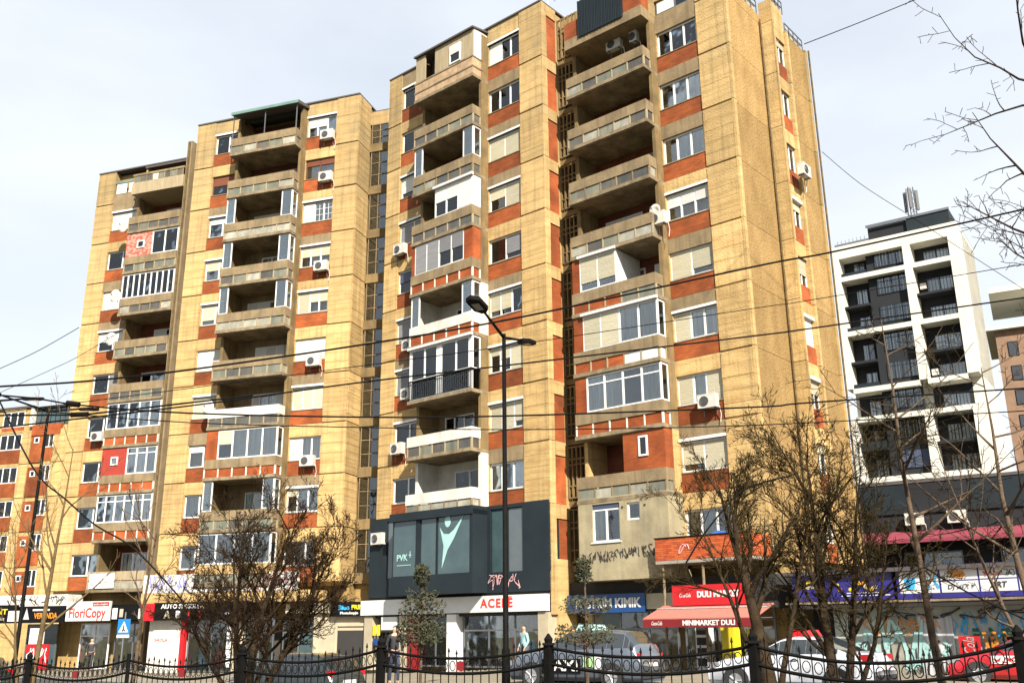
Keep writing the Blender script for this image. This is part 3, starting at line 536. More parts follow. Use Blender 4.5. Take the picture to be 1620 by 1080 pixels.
# window prints: lettering and dancing-figure emblem
textmesh('window_lettering', 'PVK', .42, 3.1, 5.0, -1.02, M['mint'], W, bold=.008)
MB().box(3.55, 3.72, -1.02, -1.01, 5.1, 5.14).box(3.62, 3.66, -1.022, -1.012, 5.0, 5.3).box(2.75, 3.7, -1.02, -1.01, 4.65, 4.68).build('window_lettering', M['mint'], W)
em = MB(); em.prism([(5.6, -1.02, 6.25), (5.85, -1.02, 5.95), (6.2, -1.02, 5.92), (6.5, -1.02, 6.1), (7.15, -1.02, 6.75), (6.5, -1.02, 5.7), (6.1, -1.02, 5.2), (5.75, -1.02, 4.4), (5.85, -1.02, 5.4)], (0, .008, 0))
em.prism([(6.1+.19*math.cos(t*math.pi/7), -1.02, 6.5+.27*math.sin(t*math.pi/7)) for t in range(14)], (0, .008, 0)); em.build('window_emblem', M['mint'], W)
scribble('graffiti', M['pinkl'], W, 7.85, 9.75, 3.4, 4.05, y-.01, 9, .022, 5)
# --- tower D
D = tower('apartment_tower', 'rightmost and tallest ochre tower, with a rough gable wall and orange brick box balcony', .70816, (1.049, 44.458), (1.05, 3.18, 7.69, 9.9, 11.33), L(11)+2.2,
  {'panel_from': 20}, {9: ('cww', dict(sm=M['shutw'])), 8: ('dcc', {}), 7: ('dcc', {}), 6: ('hhh', dict(bx=1, sm=M['shutw'])), 5: ('st', {}), 4: ('sww', dict(bx=1)), 3: ('sws', {}), 2: ('ts', dict(bx=1)), 1: ('dcd', {}), 'panel_from': 1},
  {9: dict(k='open', inf='ggggd', bw='dd'), 8: dict(k='open', inf='g', bw='dd'), 7: dict(k='open', inf='g', bw='dd'), 6: dict(k='open', inf='gdggg', bw='ss'),
   5: dict(k='half', inf='oooggd'[:5], fr=.55, wall=.45, wm=M['brick2'], n=2, spec='tt', bx=1), 4: dict(k='full', inf='ooovv', wall=.12, wm=M['brick2'], n=4, spec='sscc', bx=1), 3: dict(k='full', inf='o', wall=.14, wm=M['brick2'], n=4, tr=True, spec='ccdc'),
   2: dict(k='open', inf='ggggg', niche=M['conc'], bw='sw')}, depth=7.4, back=L(10)+.6)
W = D.root; rD = D.roof
# D's upper part above the tenth floor level
z = L(10)
box('brick_apron', M['grey'], W, D.br, D.c2, .05, .45, z, z+.3); window(W, D.br+.05, D.c2-.1, z+.35, z+1.1, .15, 'sd', fm=M['steel'], sm=M['shutw']); box('lintel', M['conc'], W, D.br, D.c2, .05, .45, z+1.1, rD)
mb = MB(); x0, x1 = D.bl, D.br; mb.box(x0, x1, -1.13, 1.2, z-.2, z).box(x0, x1, -1.12, -1.0, z-.0, z+.35).box(x1-.12, x1, -1.0, 0, z, z+.35); mb.build('balcony_base', M['grey'], W)
MB().box(x0, x0+.95, -1.08, -.98, z+.35, z+1.3).box(x1-1.1, x1, -1.08, -.98, z+.35, z+1.5).box(x1-.1, x1, -.98, 0, z+.35, z+1.5).build('brick_parapet', M['brick2'], W)
mb = MB()
for i in range(26): xx = x0+.9+i*.1; mb.box(xx, xx+.07, -1.2+(.02 if i % 2 else 0), -1.12, z+.15, z+2.2)
mb.box(x0+.9, x0+3.5, -1.12, -1.08, z+.15, z+2.2); mb.build('corrugated_screen', M['clad'], W)
MB().box(x1-.17, x1, -.45, 1.2, z, rD).build('side_fin', M['conc'], W)
# wall pieces below: balcony-box room on floor 1 with window, small window and sprayed tag
z = L(1); mb = MB(); x0, x1 = D.bl+.05, D.br-.0
xa, xb, za, zb = 3.95, 5.35, 5.15, 6.72; xc, xd, zc, zd = 5.72, 6.36, 5.95, 6.66
yy = -1.12
mb.box(x0, xa, yy, -.9, 3.95, 7.0).box(xa, xb, yy, -.9, 3.95, za).box(xa, xb, yy, -.9, zb, 7.0).box(xb, xc, yy, -.9, 3.95, 7.0).box(xc, xd, yy, -.9, 3.95, zc).box(xc, xd, yy, -.9, zd, 7.0).box(xd, x1, yy, -.9, 3.95, 7.0).box(x1-.2, x1, -.9, .1, 3.95, 7.0).box(x0, x1, yy-.04, .4, 3.6, 3.95)
mb.build('bay_wall', mat('patched_grey_plaster', (.30, .255, .155), .9, (.205, .17, .10), 1.2, streak=(.14, .12, .09), sc=.5, bump=.15), W)
window(W, xa, xb, za, zb-.2, yy+.06, 'cd', depth=.4); box('shutter_box', M['navy'], W, xa, xb, yy+.05, yy+.2, zb-.2, zb); window(W, xc, xd, zc, zd, yy+.06, 'd', depth=.4); box('window_sill', M['white'], W, xa-.06, xb+.06, yy-.05, yy+.05, za-.05, za)
scribble('graffiti', M['blackl'], W, 3.75, 7.45, 4.3, 4.75, yy-.01, 26, .022, 11, .05)
for xx in (5.5, 6.6): MB().tube([(xx, yy-.02, 6.5), (xx, yy+.02, 6.5)], .05, 8).build('vent_hole', M['dark'], W)
# floor 2: brick half wall with small window on the right half
z = L(2); box('brick_wall', M['brick2'], W, 5.62, D.br-.02, -1.05, -.93, z+.98, z+2.63); box('brick_wall', M['brick2'], W, D.br-.14, D.br-.02, -.93, -.45, z+.98, z+2.63)
window(W, 6.4, 6.85, z+1.55, z+2.4, -1.1, 'd', room=False); box('window_recess', M['dark'], W, 6.44, 6.81, -1.062, -1.056, z+1.6, z+2.35)
# orange brick box balcony on two posts (bricks are real, joined)
mb = MB(); x0, x1, y0, y1 = 7.25, 11.42, -1.55, .0; zz = 4.22
ob = box('box_balcony', M['kerb'], W, x0, x1, y0, y1, 4.08, 4.2)
for r_ in range(10):
    zc_ = zz+r_*.083; off = .13*(r_ % 2); x = x0
    while x < x1-.02:
        xe = min(x1, x+.25-(off if x == x0 else 0)); o = random.uniform(0, .012); mb.box(x+.004, xe-.004, y0+o, y0+.1, zc_, zc_+.073, random.randrange(3)); x = xe
    y = y0+.1
    while y < y1-.02:
        ye = min(y1, y+.25-(off if y == y0+.1 else 0)); mb.box(x1-.1, x1-random.uniform(0, .01), y+.004, ye-.004, zc_, zc_+.073, random.randrange(3)); mb.box(x0+random.uniform(0, .01), x0+.1, y+.004, ye-.004, zc_, zc_+.073, random.randrange(3)); y = ye
bk = [mat('orange_brick_%s' % c, q, .8, tuple(v*.8 for v in q), 6) for c, q in (('a', (.39, .066, .011)), ('b', (.31, .05, .009)), ('c', (.43, .09, .018)))]
tag(mb.build('brickwork', bk, ob), kind='stuff'); box('mortar_core', mat('pale_mortar', (.24, .12, .065), .9), ob, x0+.015, x1-.015, y0+.015, y0+.09, 4.21, 5.04)
box('coping', M['black'], ob, x0-.02, x1+.02, y0-.03, y0+.13, 5.05, 5.09)
for xx in (7.5, 9.25, 11.1): MB().tube([(xx, -1.4, .05), (xx, -1.4, 4.08)], .055, 8).build('balcony_post', M['slab'], ob)
MB().tube([(8.55+.22*math.cos(t), y0-.01, 4.6+.17*math.sin(t*1.7)) for t in [i*.35 for i in range(16)]], .02, 4).build('graffiti', M['pinkl'], W)
MB().prism([(9.5, y0+.3, 5.08), (9.9, y0+.3, 5.24), (10.5, y0+.3, 5.08)], (0, .4, 0)).build('blue_tarpaulin', mat('blue_tarp', (.04, .14, .5), .7), W)
# gable: rough-cast wall, rib at the corner, projecting bay with windows, parapet rails
for n in range(1, 13):
    z0, z1 = L(n), (L(n+1) if n < 10 else rD)
    if n > 10: continue
    box('corner_rib', M['conc'], W, D.W+.0, D.W+.13, -.0, .22, z0+.02, z1-.01)
    if n == 10: z1 = L(11)
    ze = z1 if n < 11 else L(10)+.8
    if n < 11: box('gable_panel', M['rough'], W, D.W-.1, D.W+.03, .22, 3.6, z0+.01, (z1 if n < 10 else L(10)+.55)-.01)
    if n < 11:
        zt_ = z1 if n < 10 else L(10)+1.2
        box('bay_panel', M['conc'], W, D.W+.03, D.W+.62, 3.6, 3.95, z0+.02, zt_-.01)
        box('bay_rib', M['conc2'], W, D.W+.62, D.W+.66, 3.6, 3.72, z0+.02, zt_-.01)
        xo = D.W+.62
        if n < 10:
            bb = MB().box(xo-.1, xo-.04, 3.95, 4.95, z0+.02, z0+.8).build('brick_apron', M['brick2'], W); box('lintel', M['conc'], W, xo-.1, xo-.02, 3.95, 4.95, z0+2.12, z1)
            fr = MB(); frame_ring(fr, 0, 1.0, z0+.8, z0+2.12, 0, .07, .06); fr.box(.47, .53, .002, .068, z0+.86, z0+2.06); fr.v = [(xo-.13-p[1], 3.95+p[0], p[2]) for p in fr.v]; fr.f = [tuple(reversed(q)) for q in fr.f]
            wf = fr.build('window', M['white'], W); box('pane', M['glass'], wf, xo-.18, xo-.17, 4.0, 4.9, z0+.86, z0+2.06)
            fs = {9: .25, 8: 0, 7: 0, 6: .35, 5: .6, 4: 1, 3: .5}.get(n, .3)
            if fs: box('roller_shutter', M['shutw'] if n == 4 else M['shut'], wf, xo-.14, xo-.11, 3.99, 4.91, z0+2.06-1.2*fs, z0+2.06)
            box('room_wall', M['dark'], wf, xo-.5, xo-.45, 3.95, 4.95, z0+.8, z0+2.12)
            if n in (6, 4, 3): box('shutter_box', M['white'], wf, xo-.12, xo+.04, 3.95, 4.95, z0+2.06, z0+2.2)
        else: box('bay_wall', M['conc'], W, xo-.3, xo-.02, 3.95, 4.95, z0, zt_)
        box('bay_rib', M['conc'], W, xo-.3, xo+.12, 4.95, 5.15, z0+.02, (zt_ if n < 10 else L(10)+.1)-.01)
        box('gable_panel', M['rough'], W, xo-.3, xo, 5.15, 7.1, z0+.01, (z1 if n < 10 else L(10)+.05)-.01); box('bay_rib', M['conc2'], W, xo-.3, xo+.1, 7.1, 7.35, z0+.02, (z1 if n < 10 else L(10)+.1)-.01)
MB().tube([(D.W+.7, 3.58, .2), (D.W+.7, 3.58, L(10))], .0, 4).build('lightning_rod', M['steel'], W)
for a, b, zz in ((1.2, 3.4, L(10)+.75), (3.8, 5.2, L(10)+1.4), (5.3, 7.3, L(10)+.3)):
    xx = D.W+(.03 if a < 3.5 else .55); r = MB().box(xx-.04, xx, a, b, zz+.45, zz+.5).box(xx-.04, xx, a, b, zz+.15, zz+.18)
    for k in range(5): yk = a+(b-a)*k/4; r.box(xx-.04, xx, yk-.02, yk+.02, zz-.2, zz+.45)
    r.build('roof_railing', M['steel'], W); box('roof_screen', M['infl'], W, xx-.1, xx-.06, a+.1, b-.1, zz-.1, zz+.3)
for yy in (3.45, 7.5): MB().tube([(D.W+.12 if yy < 4 else D.W+.75, yy, .2), (D.W+.12 if yy < 4 else D.W+.75, yy, L(10)+.2)], .045, 6).build('rainwater_pipe', M['barkl'], W)
box('gable_wall', M['rough'], W, D.W-.6, D.W+.6, 7.2, 7.34, -.4, L(10))
# stair grille between C and D (stands on D's plane, left part)
gx0, gx1 = 1.35, 3.14
box('stairwell_wall', M['room'], W, .3, 3.16, 1.0, 1.2, -.4, L(10)+1.5); box('stairwell_head', M['conc2'], W, .9, 3.16, .3, 2.1, L(10)+1.5, L(11)+.2)
for n in range(1, 11):
    z0 = L(n)+.3; mb = MB()
    for i in range(6):
        xx = 1.98+i*.235; mb.box(xx-.03, xx+.03, -.12, -.02, z0, z0+2.35)
    for k in (.03, .55, 1.5, 1.75, 2.3): mb.box(1.95, gx1, -.1, -.04, z0+k-.03, z0+k+.03)
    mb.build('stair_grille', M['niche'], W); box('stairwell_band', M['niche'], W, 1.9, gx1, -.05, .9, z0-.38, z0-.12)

# ------------------------------------------------------------------ ground floors and signs
def shopfront(T, x0, x1, y, z1, m, cells, base=-.35):
    W = T.root; n = len(cells); mb = MB(); wd = (x1-x0)/n
    frame_ring(mb, x0, x1, base+.1, z1, y, .08, .07)
    for i in range(1, n): mb.box(x0+i*wd-.04, x0+i*wd+.04, y+.002, y+.078, base+.17, z1-.07)
    mb.box(x0+.07, x1-.07, y+.004, y+.076, z1-.75, z1-.68)
    f = mb.build('shop_window', m, W)
    for i, c in enumerate(cells):
        mm = dict(g=M['glass'], t=M['teal'], f=M['ffilm'], w=M['whitev'])[c]; box('pane', mm, f, x0+i*wd+.05, x0+(i+1)*wd-.05, y+.03, y+.04, base+.17, z1-.07)
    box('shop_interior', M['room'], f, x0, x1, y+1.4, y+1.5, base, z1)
    for i in range(int(x1-x0)):
        xx = x0+.2+i*1.0; box('shelf_goods', random.choice([M['whitev'], M['redv'], M['yel'], M['cream'], M['cyan'], M['wpaint'], M['curtain']]), f, xx, xx+random.uniform(.3, .6), y+.8, y+1.1, base+.3, base+random.uniform(.9, 1.6))
def world_of(T, x, y, z): return T.root.location+Matrix.Rotation(T.root.rotation_euler.z, 3, 'Z')@Vector((x, y, z))
def sign(T, name, label, cat, x0, x1, z0, z1, y, m, d=.18, tilt=0, group=None):
    e = empty(name, world_of(T, x0, y, z0), T.root.rotation_euler.z, label, cat, group)
    box('sign_board', m, e, 0, x1-x0, 0, d, 0, z1-z0); e['w'] = 0; del e['w']; return e
shopfront(A, -1.5, .8, .4, 2.3, M['steel'], 'gt'); shopfront(A, 2.5, 4.6, .4, 2.3, M['white'], 'gg'); shopfront(A, 5.0, 7.6, .4, 2.3, M['steel'], 'gg')
box('fascia', M['blackv'], A.root, -9, 8.2, -.6, .6, 2.4, 3.3)
box('fascia_top', M['wpaint'], A.root, -9, 2.3, -.75, .5, 3.3, 3.95); scribble('graffiti', M['blackl'], A.root, -2.2, 2.2, 3.35, 3.9, -.76, 12, .03, 3); scribble('graffiti', M['wpaint'], A.root, 1.0, 2.9, 2.7, 3.2, -.62, 4, .04, 4)
s = sign(A, 'shop_sign', 'white FloriCopy copy shop sign with red letters under the banner', 'shop sign', 2.55, 5.6, 2.42, 3.5, -1.0, M['whitev'])
textmesh('lettering', 'FloriCopy', .75, 1.5, .42, -.005, M['redl'], s, bold=.015, width=2.6); box('red_strip', M['redv'], s, 1.85, 3.0, -.01, 0, .8, 1.03); textmesh('lettering', 'qendra e kopjimit', .14, 2.42, .91, -.012, M['whitev'], s, width=1.0)
s = sign(A, 'shop_sign', 'black shop sign with orange VERANDA letters and a white triangle mark', 'shop sign', -.75, 2.35, 2.35, 3.3, -.9, M['blackv'])
textmesh('lettering', 'VERANDA', .45, 1.75, .38, -.005, M['ora'], s, bold=.01, width=1.7); box('white_strip', M['wpaint'], s, .75, 2.0, -.01, 0, .68, .78)
MB().prism([(.1, -.01, .2), (.55, -.01, .2), (.3, -.01, .85)], (0, .008, 0)).build('triangle_mark', M['curtain'], s)
s = sign(A, 'shop_sign', 'black shop sign at the left edge with yellow PRINT lettering', 'shop sign', -3.9, -1.2, 2.35, 3.4, -.9, M['blackv'])
textmesh('lettering', 'PRINT', .42, 1.2, .65, -.005, M['yel'], s, bold=.012, width=1.6); textmesh('lettering', 'internet', .25, 1.3, .25, -.005, M['whitev'], s, width=1.1)
box('white_card', M['whitev'], s, 2.15, 2.95, -.06, -.02, .1, .7)
s = sign(A, 'shop_sign', 'narrow dark sign with small white cards right of the copy shop sign', 'shop sign', 5.65, 8.2, 2.45, 3.2, -.9, M['blackv'])
box('white_card', M['whitev'], s, .1, .45, -.01, 0, .05, .65); box('white_card', M['cream'], s, .6, .85, -.01, 0, .15, .6); box('white_card', M['wpaint'], s, 1.9, 2.5, -.01, 0, .05, .6)
e = empty('banner', world_of(A, 4.15, -1.2, 4.2), A.root.rotation_euler.z, 'blank white banner hung on the lowest balcony of the leftmost tower', 'banner'); MB().box(0, 1.75, -.015, 0, 0, .82).build('cloth', M['whitev'], e); MB().tube([(0, 0, .82), (.05, .1, .95)], .01, 4).tube([(1.75, 0, .82), (1.7, .1, .95)], .01, 4).build('tie', M['black'], e)
rs = sign(A, 'poster_stand', 'red and white poster stand outside the copy shop door', 'poster stand', -.1, 1.5, -.25, 1.15, -.9, M['redv'], .1); scribble('print', M['whitev'], rs, .1, 1.5, .2, 1.2, -.012, 6, .04, 6); box('white_board', M['whitev'], rs, .1, 1.1, -.002, .1, 1.42, 2.3)
# B ground floor
W = B.root
box('fascia', M['conc'], W, 0, 10.4, -1.0, .6, 3.2, 3.75); box('graffiti_wall', M['wpaint'], W, .1, 9.6, -1.02, -.9, 3.75, 4.7); scribble('graffiti', M['purp'], W, .3, 3.4, 3.85, 4.65, -1.04, 12, .03, 21); scribble('graffiti', M['pinkl'], W, 6.6, 9.5, 3.8, 4.65, -1.04, 15, .035, 22); scribble('graffiti', M['blackl'], W, 6.9, 9.3, 3.85, 4.55, -1.06, 10, .02, 23)
box('fascia', M['cream'], W, 8.6, 14.4, -.5, .6, 2.6, 3.1)
shopfront(B, 2.7, 5.6, -.3, 2.4, M['steel'], 'gg'); shopfront(B, 6.2, 7.9, -.3, 2.4, M['steel'], 'gg'); shopfront(B, 8.3, 10.2, -.1, 2.4, M['steel'], 'gt')
box('shop_wall', M['wpaint'], W, .35, 2.35, -.5, .3, -.4, 2.35); box('shop_wall', M['cream'], W, 5.6, 6.2, -.5, .6, -.4, 2.6); box('shop_wall', M['cream'], W, 10.2, 14.3, -.3, .4, -.4, 2.6)
box('door_opening', M['dark'], W, 11.6, 13.2, -.34, -.3, -.2, 1.75); MB().box(11.45, 11.6, -.38, -.3, -.2, 1.95).box(13.2, 13.35, -.38, -.3, -.2, 1.95).box(11.45, 13.35, -.38, -.3, 1.95, 2.1).build('door_frame', M['cream'], W)
textmesh('wall_lettering', 'SHKOLLA', .22, 1.15, 1.35, -.51, M['redl'], W, width=.8); box('red_column', M['redv'], W, 2.38, 2.62, -.55, -.3, -.35, 2.4)
mb = MB()
for k in range(5): mb.box(5.3, 5.55, -.6, -.55, .0+k*.45, .4+k*.45)
mb.build('notice_column', M['whitev'], W)
s = sign(B, 'shop_sign', 'black driving school sign with white AUTO SHKOLLA and large ABIS letters', 'shop sign', .9, 6.9, 2.36, 3.25, -1.05, M['blackv'])
textmesh('lettering', 'AUTO SHKOLLA', .3, 1.85, .68, -.005, M['whitev'], s, bold=.01, width=2.7)
for i, (c, mm) in enumerate(zip('ABIS', (M['cream'], M['whitev'], M['redv'], M['redd']))): textmesh('letter', c, .5, .95+i*.68, .26, -.005, mm, s, extrude=.03, bold=.015)
box('red_panel', M['redv'], s, -.75, .1, -.05, .1, -.02, .86); textmesh('lettering', 'L', .5, 5.4, .35, -.005, M['redl'], s, bold=.02); textmesh('lettering', 'info', .2, 4.6, .3, -.005, M['curtain'], s)
s = sign(B, 'shop_sign', 'black sign reading Blue PRINT in blue and yellow on the recessed corner', 'shop sign', 11.3, 13.75, 2.42, 3.12, -.62, M['blackv'])
textmesh('lettering', 'Blue', .3, .75, .42, -.005, M['cyan'], s, bold=.012, width=.62); textmesh('lettering', 'PRINT', .3, 1.6, .43, -.005, M['yel'], s, bold=.012, width=.85); textmesh('lettering', 'Photokopje', .16, 1.05, .16, -.005, M['whitev'], s, bold=.006, width=1.0)
# C ground floor
W = C.root
s = sign(C, 'shop_fascia', 'long white shop fascia with red ACEPË lettering under the slate blue storey', 'shop sign', -.6, 11.2, 2.45, 3.15, -.3, M['whitev'], .3)
textmesh('lettering', 'ACEPË', .52, 9.05, .36, -.005, M['redl'], s, bold=.012, width=1.9, sp=1.2); textmesh('lettering', 'A/', .5, 4.3, .33, -.005, M['redl'], s, width=.5); MB().tube([(4.7, -.01, .65), (4.95, -.01, .15), (5.2, -.01, .6)], .03, 4).build('mark', M['curtain'], s)
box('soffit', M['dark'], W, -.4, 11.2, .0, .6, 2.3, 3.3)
shopfront(C, .2, 1.6, .2, 2.4, M['steel'], 'g', 0); shopfront(C, 3.2, 5.2, .2, 2.4, M['steel'], 'gg', 0); shopfront(C, 6.0, 10.6, .2, 2.4, M['steel'], 'ggg', 0)
for x0, x1, m in ((-.4, .2, M['cream']), (2.1, 2.7, M['cream']), (2.7, 3.05, M['redd']), (5.3, 5.9, M['whitev']), (10.7, 11.25, M['cream'])): box('pillar', m, W, x0, x1, -.2, .4, -.1, 2.4)
box('hanging_sign', M['whitev'], W, .9, 2.0, -.25, -.15, 1.75, 2.35)
for x, m in ((.3, M['yel']), (.6, M['yel'])): box('poster', m, W, x, x+.2, -.26, -.22, 1.5, 2.0)
box('poster', M['bluev'], W, .35, .75, -.27, -.24, .95, 1.35)
# D ground floor
W = D.root
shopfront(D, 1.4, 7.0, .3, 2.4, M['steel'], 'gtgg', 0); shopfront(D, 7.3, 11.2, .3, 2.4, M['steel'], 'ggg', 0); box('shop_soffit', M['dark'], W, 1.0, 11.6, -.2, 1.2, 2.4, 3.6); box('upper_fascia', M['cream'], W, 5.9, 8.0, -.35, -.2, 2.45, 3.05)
s = sign(D, 'shop_sign', 'blue dry cleaner sign reading PASTRIM KIMIK in white', 'shop sign', 2.0, 5.95, 2.34, 3.08, -.45, M['bluev'])
textmesh('lettering', 'PASTRIM KIMIK', .52, 2.1, .36, -.005, M['whitev'], s, bold=.018, width=3.3)
s = sign(D, 'shop_sign', 'bright red sign reading DULI MARKET above the striped awning', 'shop sign', 8.05, 11.3, 2.5, 3.24, -1.75, M['redv'], .25)
textmesh('lettering', 'DULI MARKET', .3, 1.95, .38, -.005, M['whitev'], s, bold=.014, width=1.75); textmesh('lettering', 'Coca-Cola', .2, .55, .36, -.005, M['whitev'], s, shear=.35, width=.48)
aw = empty('awning', world_of(D, 7.5, -3.0, 1.72), W.rotation_euler.z, 'salmon red minimarket awning with a dark red valance', 'awning')
MB().prism([(0, 0, .32), (.0, 1.45, .80), (0, 1.45, .76), (0, .0, .28)], (4.6, 0, 0)).build('canopy', M['awn'], aw); box('white_edge', M['whitev'], aw, -.02, 4.62, -.03, .03, .27, .33); v = box('valance', M['redd'], aw, 0, 4.6, -.02, 0, 0, .27)
textmesh('lettering', 'MINIMARKET DULI', .24, 2.75, .135, -.025, M['whitev'], v, bold=.008, width=2.1); textmesh('lettering', 'Coca-Cola', .2, .6, .135, -.025, M['whitev'], v, shear=.35, width=.45); scribble('print', M['cream'], aw, 1.9, 4.5, .0, .2, -.0, 8, .03, 31)
for o in [aw.children[-1]]:
    for vv in o.data.vertices: t = .35+vv.co.z*1.2; vv.co = Vector((vv.co.x, 1.45*t-.01, .32+.48*t+.02))
for xx in (.1, 4.5): MB().tube([(xx, 0, .28), (xx, 1.4, .3)], .02, 5).build('awning_arm', M['steel'], aw)
for x in (7.9, 9.0): box('drinks_fridge', M['whitev'] if x < 8 else M['yel'], W, x+.2, x+.75, -.3, .2, .05, 1.7)
for k in range(4): box('fridge_shelf', M['dark'], W, 8.16, 8.6, -.32, -.3, .3+k*.38, .58+k*.38)

# air conditioners
acs = [(B, 9.46, 29.7, 'air conditioner under the topmost right-hand window of the second tower from the left'), (B, 9.5, 26.95, 'air conditioner on the brick below the brown-shuttered window of the second tower'),
 (B, 9.5, 21.35, 'air conditioner below the three half-shuttered casements of the second tower, third unit down'), (B, 9.34, 15.75, 'air conditioner below the closed white shutter of the second tower, fourth unit down'), (B, 9.28, 10.2, 'lowest air conditioner on the second tower, just above the big bare tree'),
 (C, 1.5, 21.15, 'air conditioner on the left window column of the third tower beside its orange glazed balcony'), (C, 1.7, 10.25, 'air conditioner left of a white parapet balcony on the third tower, above the slate storey'),
 (C, .45, 5.85, 'white air conditioner on the slate blue storey near its left corner'), (C, 2.36, 15.6, 'small air conditioner tucked left of the white balcony on the third tower'), (C, 2.36, 13.0, 'air conditioner left of the black railing on the third tower'),
 (D, 9.3, 10.25, 'air conditioner below the right window of the rightmost tower over the bare tree'), (A, 2.6, 13.1, 'air conditioner on the leftmost tower beside its orange infill balcony')]
for T, x, z, lb in acs: ac(T, x, z, lb)
ac(D, 7.75, 18.6, 'air conditioner on the pillar of the rightmost tower below a satellite dish', y=-.9); ac(D, 5.5, 28.7, 'larger air conditioner inside the top open balcony of the rightmost tower', y=-.3); ac(D, 6.65, 28.6, 'small upright air conditioner at the right end of the topmost open balcony', y=-.3, w=.4)
ac(D, D.W+.95, 21.3, 'air conditioner below a gable window of the rightmost tower', y=4.1, rz=-.70816+R(90))
dish(D, 7.6, 19.35, -.6, 'satellite dish above the air conditioner on the pillar of the rightmost tower', .28); dish(A, 3.5, 22.2, -1.0, 'satellite dish at the left corner of the frameless glazed balcony on the leftmost tower'); dish(A, 3.2, 19.5, -.6, 'satellite dish in front of the half-shuttered window of the leftmost tower'); dish(A, 3.5, 27.0, -1.0, 'topmost satellite dish on the leftmost tower, at its open balcony'); dish(B, 3.1, 13.8, -.7, 'satellite dish by the cream shutters of the second tower')
# antenna on C's roof edge
p = world_of(C, 11.2, .8, rC+.1); an = empty('roof_antenna', p, 0, 'bent aerial on the roof corner of the third tower', 'antenna'); MB().tube([(0, 0, 0), (0, 0, 1.1)], .025, 5).tube([(0, 0, 1.0), (.35, .1, .45), (.7, -.2, .95)], .02, 5).tube([(-.3, 0, .7), (.4, 0, .75)], .015, 4).build('aerial', M['steel'], an)

# ------------------------------------------------------------------ other buildings
# left block E
a = .32425; d = Vector((math.cos(a), -math.sin(a))); nn = Vector((math.sin(a), math.cos(a))); p = nn*62+d*(-72)
E_ = Tw(); E_.root = W = empty('apartment_block', (p.x, p.y, 0), -a, 'lower orange brick and ochre block at the left edge with a dark roof terrace', 'apartment block')
lx = lambda u: u+72
MB().box(0, lx(-56), .3, 11, -.6, 18.4).box(0, lx(-63.6), .3, 11, 18.4, 20.1).build('wall', M['conc'], W); box('roof', M['roof'], W, -.1, lx(-63.5), .1, 11.1, 20.1, 20.25)
for n in range(1, 7):
    z = L(n)-.1
    for j, (u0, u1, sp) in enumerate(((-71.5, -69.2, 'cdc'), (-66.7, -64.4, 'cdc'), (-61.95, -61.0, 'ww'))):
        if n == 6 and j == 2: continue
        zz = z+1.3 if n < 6 else z+.45; x0, x1 = lx(u0), lx(u1)
        box('brick_apron', M['brick'], W, x0, x1, .2, .45, zz-1.15 if n < 6 else zz-.6, zz); window(W, x0, x1, zz+.0, zz+1.35, .22, sp, trans=(n == 6), depth=.07)
        box('concrete_panel', M['conc2'], W, x0-.1, x1+.1, .18, .3, zz+1.36, zz+1.62)
    if n < 6:
        x0, x1 = lx(-63.3), lx(-62.0); box('brick_panel', M['brick'], W, x0, x1, .18, .3, z+.1, z+2.5); window(W, x0+.35, x0+.85, z+1.7, z+2.2, .12, 'd', room=False)
        boards(W, lx(-64.3), lx(-63.35), .12, .3, z, z+2.8, M['conc']); boards(W, lx(-60.9), lx(-57), .12, .3, z, z+2.8, M['conc'])
box('brick_panel', M['brick2'], W, lx(-63.3), lx(-60.3), .1, .3, 17.6, 18.5)
MB().box(lx(-63.6), lx(-63.3), .0, 3, 18.4, 20.0).build('terrace_wall', M['wpaint'], W); g_ = MB()
for i in range(9): xx = lx(-63.2)+i*.5; g_.box(xx-.02, xx+.02, .3, .36, 18.5, 19.9)
g_.box(lx(-63.2), lx(-58.8), .28, .38, 19.85, 19.95); gg = g_.build('terrace_frame', M['black'], W); box('pane', M['teal'], gg, lx(-63.2), lx(-58.8), .32, .33, 18.5, 19.85)
MB().prism([(lx(-63.4), .0, 19.95), (lx(-63.4), 0, 20.05), (lx(-63.4), 5, 21.2), (lx(-63.4), 5, 21.1)], (5.4, 0, 0)).build('terrace_roof', M['steel'], W)
# white building W
a = .60118; d = Vector((math.cos(a), -math.sin(a))); nn = Vector((math.sin(a), math.cos(a))); p = nn*97.867+d*(-25.6)
W = empty('apartment_building', (p.x, p.y, 0), -a, 'modern white and anthracite apartment building with dark recessed balconies and a roof mast', 'apartment building')
X = lambda u: u+25.6
box('wall', M['wbld'], W, X(-25.5), X(-13.4), 2.0, 9, -.5, 40.0)
box('side_wall', M['wbld'], W, X(-13.4)-.02, X(-13.38), .0, 9, 20, 40.2) if 0 else None
zb = [21.9, 24.9, 30.9, 36.9]; fr = MB()
xl0, xl1, xm0, xm1, xr0, xr1 = X(-25.75), X(-25.15), X(-18.75), X(-18.0), X(-14.4), X(-13.4)
fr.box(xl0, xl1, 0, 2, 24.9, 40.4).box(xm0, xm1, 0, 2, 24.9, 39.0).box(xr0, xr1, 0, 9, 24.9, 40.4).box(xl1, xr0, 0, 2, 39.0, 40.4)
for z in (24.4, 30.45, 36.45): fr.box(xl1, xm0, 0, 2, z, z+.5).box(xm1, xr0, 0, 2, z, z+.5)
fr.box(xl0, xr1+.3, 0, 2, 21.4, 21.9).box(xl0, xl1, 0, 2, 8, 21.4).box(xm0, xm1, 0, 2, 8, 21.4).box(xr0, xr1+.4, 0, 9, 8, 21.4).box(xl1, xr0, 0, 2, 15.3, 15.8)
fr.build('white_frame', M['wbld'], W); box('roof', M['roof'], W, xl0, xr1, .2, 9, 40.4, 40.5)
